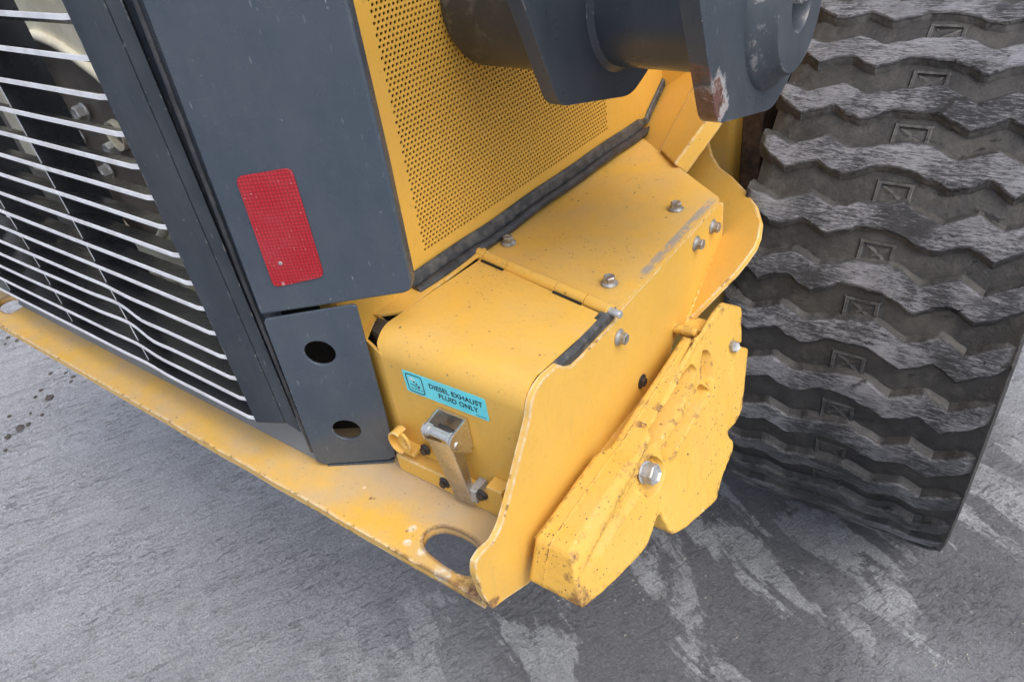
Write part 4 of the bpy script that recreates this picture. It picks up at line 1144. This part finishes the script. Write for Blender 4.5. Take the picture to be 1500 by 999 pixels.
for k in range(5):
    bm = bmesh.new(); box(bm, (-1.97 + k * 0.085, 0.738, 0.72), (-1.945 + k * 0.085, 0.7595, 0.84 - 0.01 * k)); finish('rib', bm, M['beige'], parent=shroud, bevel=0.006)
bm = bmesh.new(); box(bm, (-2.04, 0.80, 0.85), (-1.40, 0.812, 1.45))
motor = finish('motor_plate', bm, M['brown_plate'])
bm = bmesh.new(); lathe(bm, [(0.780, 0.036), (0.796, 0.038), (0.798, 0.030), (0.782, 0.029)], 28, 'Y', (-1.80, 0, 1.175), close=True)
finish('hub_ring', bm, M['beige'], parent=motor)
FB_ = hex_bolt_mesh('fan_bolt', 0.018, 0.022, 0.021, 0.004, M['pin'], 0.002)
for q in ((124, 163), (118, 200), (170, 215), (160, 250)):
    p = {(124, 163): (-1.913, 0.790, 1.223), (118, 200): (-2.005, 0.790, 1.147), (170, 215): (-1.837, 0.790, 1.142), (160, 250): (-1.937, 0.790, 1.064)}[q]
    put('bolt', FB_, p, (0, -1, 0), motor, random.random())
bm = bmesh.new(); box(bm, (-2.34, 0.76, 1.02), (-2.20, 0.775, 1.30)); finish('shroud_tab', bm, M['beige'], parent=shroud, bevel=0.004)
bm = bmesh.new(); box(bm, (-2.9, 0.90, 0.55), (-1.10, 0.93, 2.0))
finish('cooler_core', bm, M['core'])
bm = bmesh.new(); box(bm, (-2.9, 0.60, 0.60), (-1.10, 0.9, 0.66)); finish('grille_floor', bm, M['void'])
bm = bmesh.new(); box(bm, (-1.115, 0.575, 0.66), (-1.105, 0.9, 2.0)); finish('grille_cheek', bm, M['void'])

# ------------------------------------------------------------------ pivot tube with two ear plates
AY, AZ = 1.123, 1.425
def ear_plate(name, x1, th, rust=False):
    P = [(0.77, 1.75), (0.800, 1.600), (0.845, 1.484), (0.913, 1.316), (1.143, 1.2545), (1.223, 1.283), (1.41, 1.42), (1.47, 1.60), (1.47, 1.75)]
    bm = bmesh.new()
    poly_plate(bm, roundpoly(P, [0, 0, 0, 0.022, 0.03, 0.03, 0.03, 0, 0]), [], lambda y, z: (x1, y, z), (-th, 0, 0))
    return finish(name, bm, M['dark_clean'], bevel=0.003)
bm = bmesh.new()
lathe(bm, [(-0.905, 0.112), (-0.885, 0.124), (-0.640, 0.124), (-0.640, 0.108)], 64, 'X', (0, AY, AZ))
tube = finish('pivot_tube', bm, M['dark_clean'])
NIP = hex_bolt_mesh('grease_nipple', 0.0085, 0.012, 0.0135, 0.005, M['bolt'], -0.004)
an = R(246); put('grease_nipple', NIP, (-0.735, AY + 0.1235 * math.cos(an), AZ + 0.1235 * math.sin(an)), (0.2, math.cos(an), math.sin(an)), tube)
ear_plate('ear_plate', -0.610, 0.026)
bm = bmesh.new()
lathe(bm, [(-0.611, 0.119), (-0.606, 0.113), (-0.602, 0.109), (-0.38, 0.109)], 64, 'X', (0, AY, AZ))
finish('pivot_tube', bm, M['dark_clean'])
ear2 = ear_plate('ear_plate', -0.360, 0.026)
ear2['label'] = 'outer ear plate with rusty chipped corner'
bm = bmesh.new()
lathe(bm, [(-0.3605, 0.128), (-0.352, 0.124), (-0.346, 0.112), (-0.330, 0.104), (-0.325, 0.100), (-0.325, 0.046), (-0.328, 0.044), (-0.356, 0.044), (-0.356, 0.0)], 64, 'X', (0, AY, AZ))
boss = finish('pivot_boss', bm, M['dark_clean'], angle=50)
bm = bmesh.new()
prof = [(-0.357, 0.02)]
for i in range(9): prof += [(-0.35 + i * 0.003, 0.020), (-0.3485 + i * 0.003, 0.0175)]
prof += [(-0.320, 0.016), (-0.318, 0.0)]
lathe(bm, prof, 24, 'X', (0, AY + 0.003, AZ + 0.012))
finish('threaded_stud', bm, M['pin'], parent=boss)

# ------------------------------------------------------------------ rear wheel
WX0, WX1 = -0.517, 0.076
bm = bmesh.new()
g = TY_R - 0.020
prof = [(WX0 + 0.07, 0.40), (WX0 + 0.015, 0.47), (WX0 - 0.012, 0.58), (WX0 - 0.012, 0.68), (WX0 + 0.000, 0.765), (WX0 + 0.014, g - 0.014), (WX0 + 0.045, g), (-0.22, g + 0.002),
        (WX1 - 0.060, g), (WX1 - 0.022, g + 0.006), (WX1 - 0.004, g + 0.014), (WX1 + 0.001, g + 0.006), (WX1 + 0.002, 0.770), (WX1 + 0.010, 0.68), (WX1 + 0.010, 0.58), (WX1 - 0.015, 0.47), (WX1 - 0.07, 0.40)]
lathe(bm, prof, 160, 'X', close=True)
me = mesh_of('tyre', bm, M['tyre'], 50)
wheel_c = shift((0, TY_Y, TY_Z))
tyre = link('tyre', me, root, wheel_c)
def tread_lug_mesh():
    X = [-0.514 + 0.588 * i / 84 for i in range(85)]
    sd = random.random() * 50
    kt = {-0.514: -0.6, -0.444: -2.1, -0.379: -0.3, -0.323: -1.7, -0.264: -0.5, -0.187: 0.2, -0.118: -1.8, -0.058: 0.1, -0.010: -1.5, 0.074: 1.9}
    kb = {-0.514: -2.3, -0.444: -5.3, -0.379: -3.8, -0.323: -5.5, -0.264: -3.5, -0.187: -3.7, -0.118: -5.5, -0.058: -3.7, -0.010: -5.3, 0.074: -1.6}
    ks = sorted(kt)
    def lerp(tab, x):
        x = max(ks[0], min(ks[-1], x))
        for a, b in zip(ks, ks[1:]):
            if a <= x <= b: return tab[a] + (tab[b] - tab[a]) * (x - a) / (b - a)
    bm = bmesh.new(); rows = []
    def P(x, ang, r): return (x, -r * math.cos(R(ang)), r * math.sin(R(ang)))
    for x in X:
        e = max(0, (abs(x + 0.2205) - 0.262) / 0.034)
        rt = TY_R - 0.012 * e ** 2 - 0.0012 * random.random() + 0.002 * noise.noise((x * 9, sd, 2)); rb = g - 0.006 - 0.02 * e
        t = lerp(kt, x) + 0.30 * noise.noise((x * 34, sd, 1)) + 0.10 * noise.noise((x * 120, sd, 3))
        b = lerp(kb, x) + 0.45 * noise.noise((x * 30, sd, 7)) + 0.12 * noise.noise((x * 110, sd, 9)) + 0.9 * max(0, noise.noise((x * 11, sd, 5)) - 0.42)
        rows.append([bm.verts.new(P(x, *q)) for q in ((t + 1.55, rb), (t + 0.75, g + 0.003), (t + 0.26, rt - 0.005), (t - 0.14, rt), (t * 0.5 + b * 0.5, rt + 0.0006), (b + 0.16, rt), (b - 0.20, rt - 0.004), (b - 0.62, g + 0.003), (b - 1.45, rb))])
    for a, b in zip(rows, rows[1:]):
        for j in range(8): bm.faces.new((a[j], a[j + 1], b[j + 1], b[j]))
    bm.faces.new(rows[0]); bm.faces.new(rows[-1][::-1])
    return mesh_of('tread_lug', bm, M['tyre'], 28)
def boss_mesh():
    bm = bmesh.new()
    w, hgt, d = 0.034, 0.025, 0.0075
    def P(a, b, o):   # a along X, b around the tread, o outward
        return (-0.228 + a, -(g + o), b)
    rim = [(-w, -hgt), (w, -hgt), (w, hgt), (-w, hgt)]
    k = 0.82
    A = [bm.verts.new(P(a * 1.12, b * 1.16, 0.0005)) for a, b in rim]; B = [bm.verts.new(P(a, b, d)) for a, b in rim]
    Cc = [bm.verts.new(P(a * k, b * k, d * 0.9)) for a, b in rim]; D = [bm.verts.new(P(a * k * 0.92, b * k * 0.92, 0.0008)) for a, b in rim]
    for i in range(4):
        j = (i + 1) % 4
        bm.faces.new((A[i], A[j], B[j], B[i])); bm.faces.new((B[i], B[j], Cc[j], Cc[i])); bm.faces.new((Cc[i], Cc[j], D[j], D[i]))
    c = bm.verts.new(P(0.002, 0.001, d * 0.50))
    mids = [bm.verts.new(P((rim[i][0] + rim[(i + 1) % 4][0]) * 0.22, (rim[i][1] + rim[(i + 1) % 4][1]) * 0.22, 0.0012)) for i in range(4)]
    E = [bm.verts.new(P(a * k * 0.80, b * k * 0.80, d * 0.50)) for a, b in rim]
    for i in range(4):
        j = (i + 1) % 4
        bm.faces.new((D[i], D[j], mids[i])); bm.faces.new((D[i], mids[i], E[i])); bm.faces.new((D[j], E[j], mids[i])); bm.faces.new((E[i], mids[i], c)); bm.faces.new((mids[i], E[j], c))
    return mesh_of('groove_block', bm, M['tyre'], 15)
LUG = [tread_lug_mesh() for _ in range(4)]
BOSS = boss_mesh()
tops = [67.0, 58.8, 50.6, 42.4, 34.0, 25.6, 17.1, 8.2, -1.2, -10.6, -20.0]
k = 0
while tops[-1] > 67.0 - 360 + 12:
    tops.append(tops[-1] - 9.05)
for i, t in enumerate(tops):
    o = link('tread_lug', LUG[i % 4], tyre); o.rotation_euler = (R(-t), 0, 0)
    b = link('groove_block', BOSS, tyre); b.location.x = 0.010; nx = tops[i + 1] if i + 1 < len(tops) else t - 9.0
    b.rotation_euler = (R(-((t - 4.6) + nx - 1.2) / 2), 0, 0)
bm = bmesh.new()
lathe(bm, [(WX0 + 0.07, 0.405), (WX0 + 0.10, 0.385), (-0.24, 0.36), (-0.20, 0.30), (-0.18, 0.14), (-0.14, 0.12), (-0.14, 0.0)], 64, 'X')
me = mesh_of('wheel_rim', bm, M['yellow'], 40)
rim = link('wheel_rim', me, root, wheel_c)
bm = bmesh.new()
lathe(bm, [(-0.20, 0.36), (WX1 - 0.09, 0.385), (WX1 - 0.06, 0.405), (WX1 - 0.055, 0.395), (WX1 - 0.10, 0.36), (-0.19, 0.33)], 64, 'X', close=True)
me = mesh_of('rim_flange', bm, M['yellow'], 40)
link('rim_flange', me, rim)

# ------------------------------------------------------------------ hood block behind the panels (closes the machine from other sides)
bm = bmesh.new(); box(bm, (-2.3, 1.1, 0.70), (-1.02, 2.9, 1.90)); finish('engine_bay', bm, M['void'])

# ------------------------------------------------------------------ clods of mud on the ground, left of the bumper
CL = [lump('mud_clod', 1.0, M['clod'], 2, 0.5, s) for s in (1.3, 5.1, 8.8)]
spots = [(-3.649, 0.726, 0.022), (-3.758, 0.734, 0.012), (-3.728, 0.691, 0.010), (-3.556, 0.535, 0.020), (-3.543, 0.569, 0.012), (-3.548, 0.473, 0.016), (-3.848, 0.832, 0.013), (-3.763, 0.874, 0.016), (-3.697, 0.877, 0.014), (-3.843, 0.878, 0.010), (-3.702, 0.549, 0.010), (-4.366, 0.892, 0.012), (-4.458, 0.883, 0.012), (-3.460, 0.421, 0.010), (-3.550, 0.639, 0.009), (-3.618, 0.614, 0.007), (-3.667, 0.850, 0.012), (-4.399, 0.841, 0.008)]
for i, (x, y, r) in enumerate(spots):
    o = bpy.data.objects.new('mud_clod', CL[i % 3]); col.objects.link(o)
    o.location = (x, y, 0.002); o.scale = (r, r, r); o.rotation_euler = (0, 0, random.random() * 6)
    o['category'] = 'mud clod'; o['group'] = 'mud clods scattered on the ground'
    o['label'] = {0: 'largest dark crumbled mud clod in the loose cluster on the grey ground', 3: 'second largest mud clod, alone between smaller crumbs at the ground\'s left edge'}.get(i, 'small dark crumb of mud on the grey ground beyond the bumper edge')
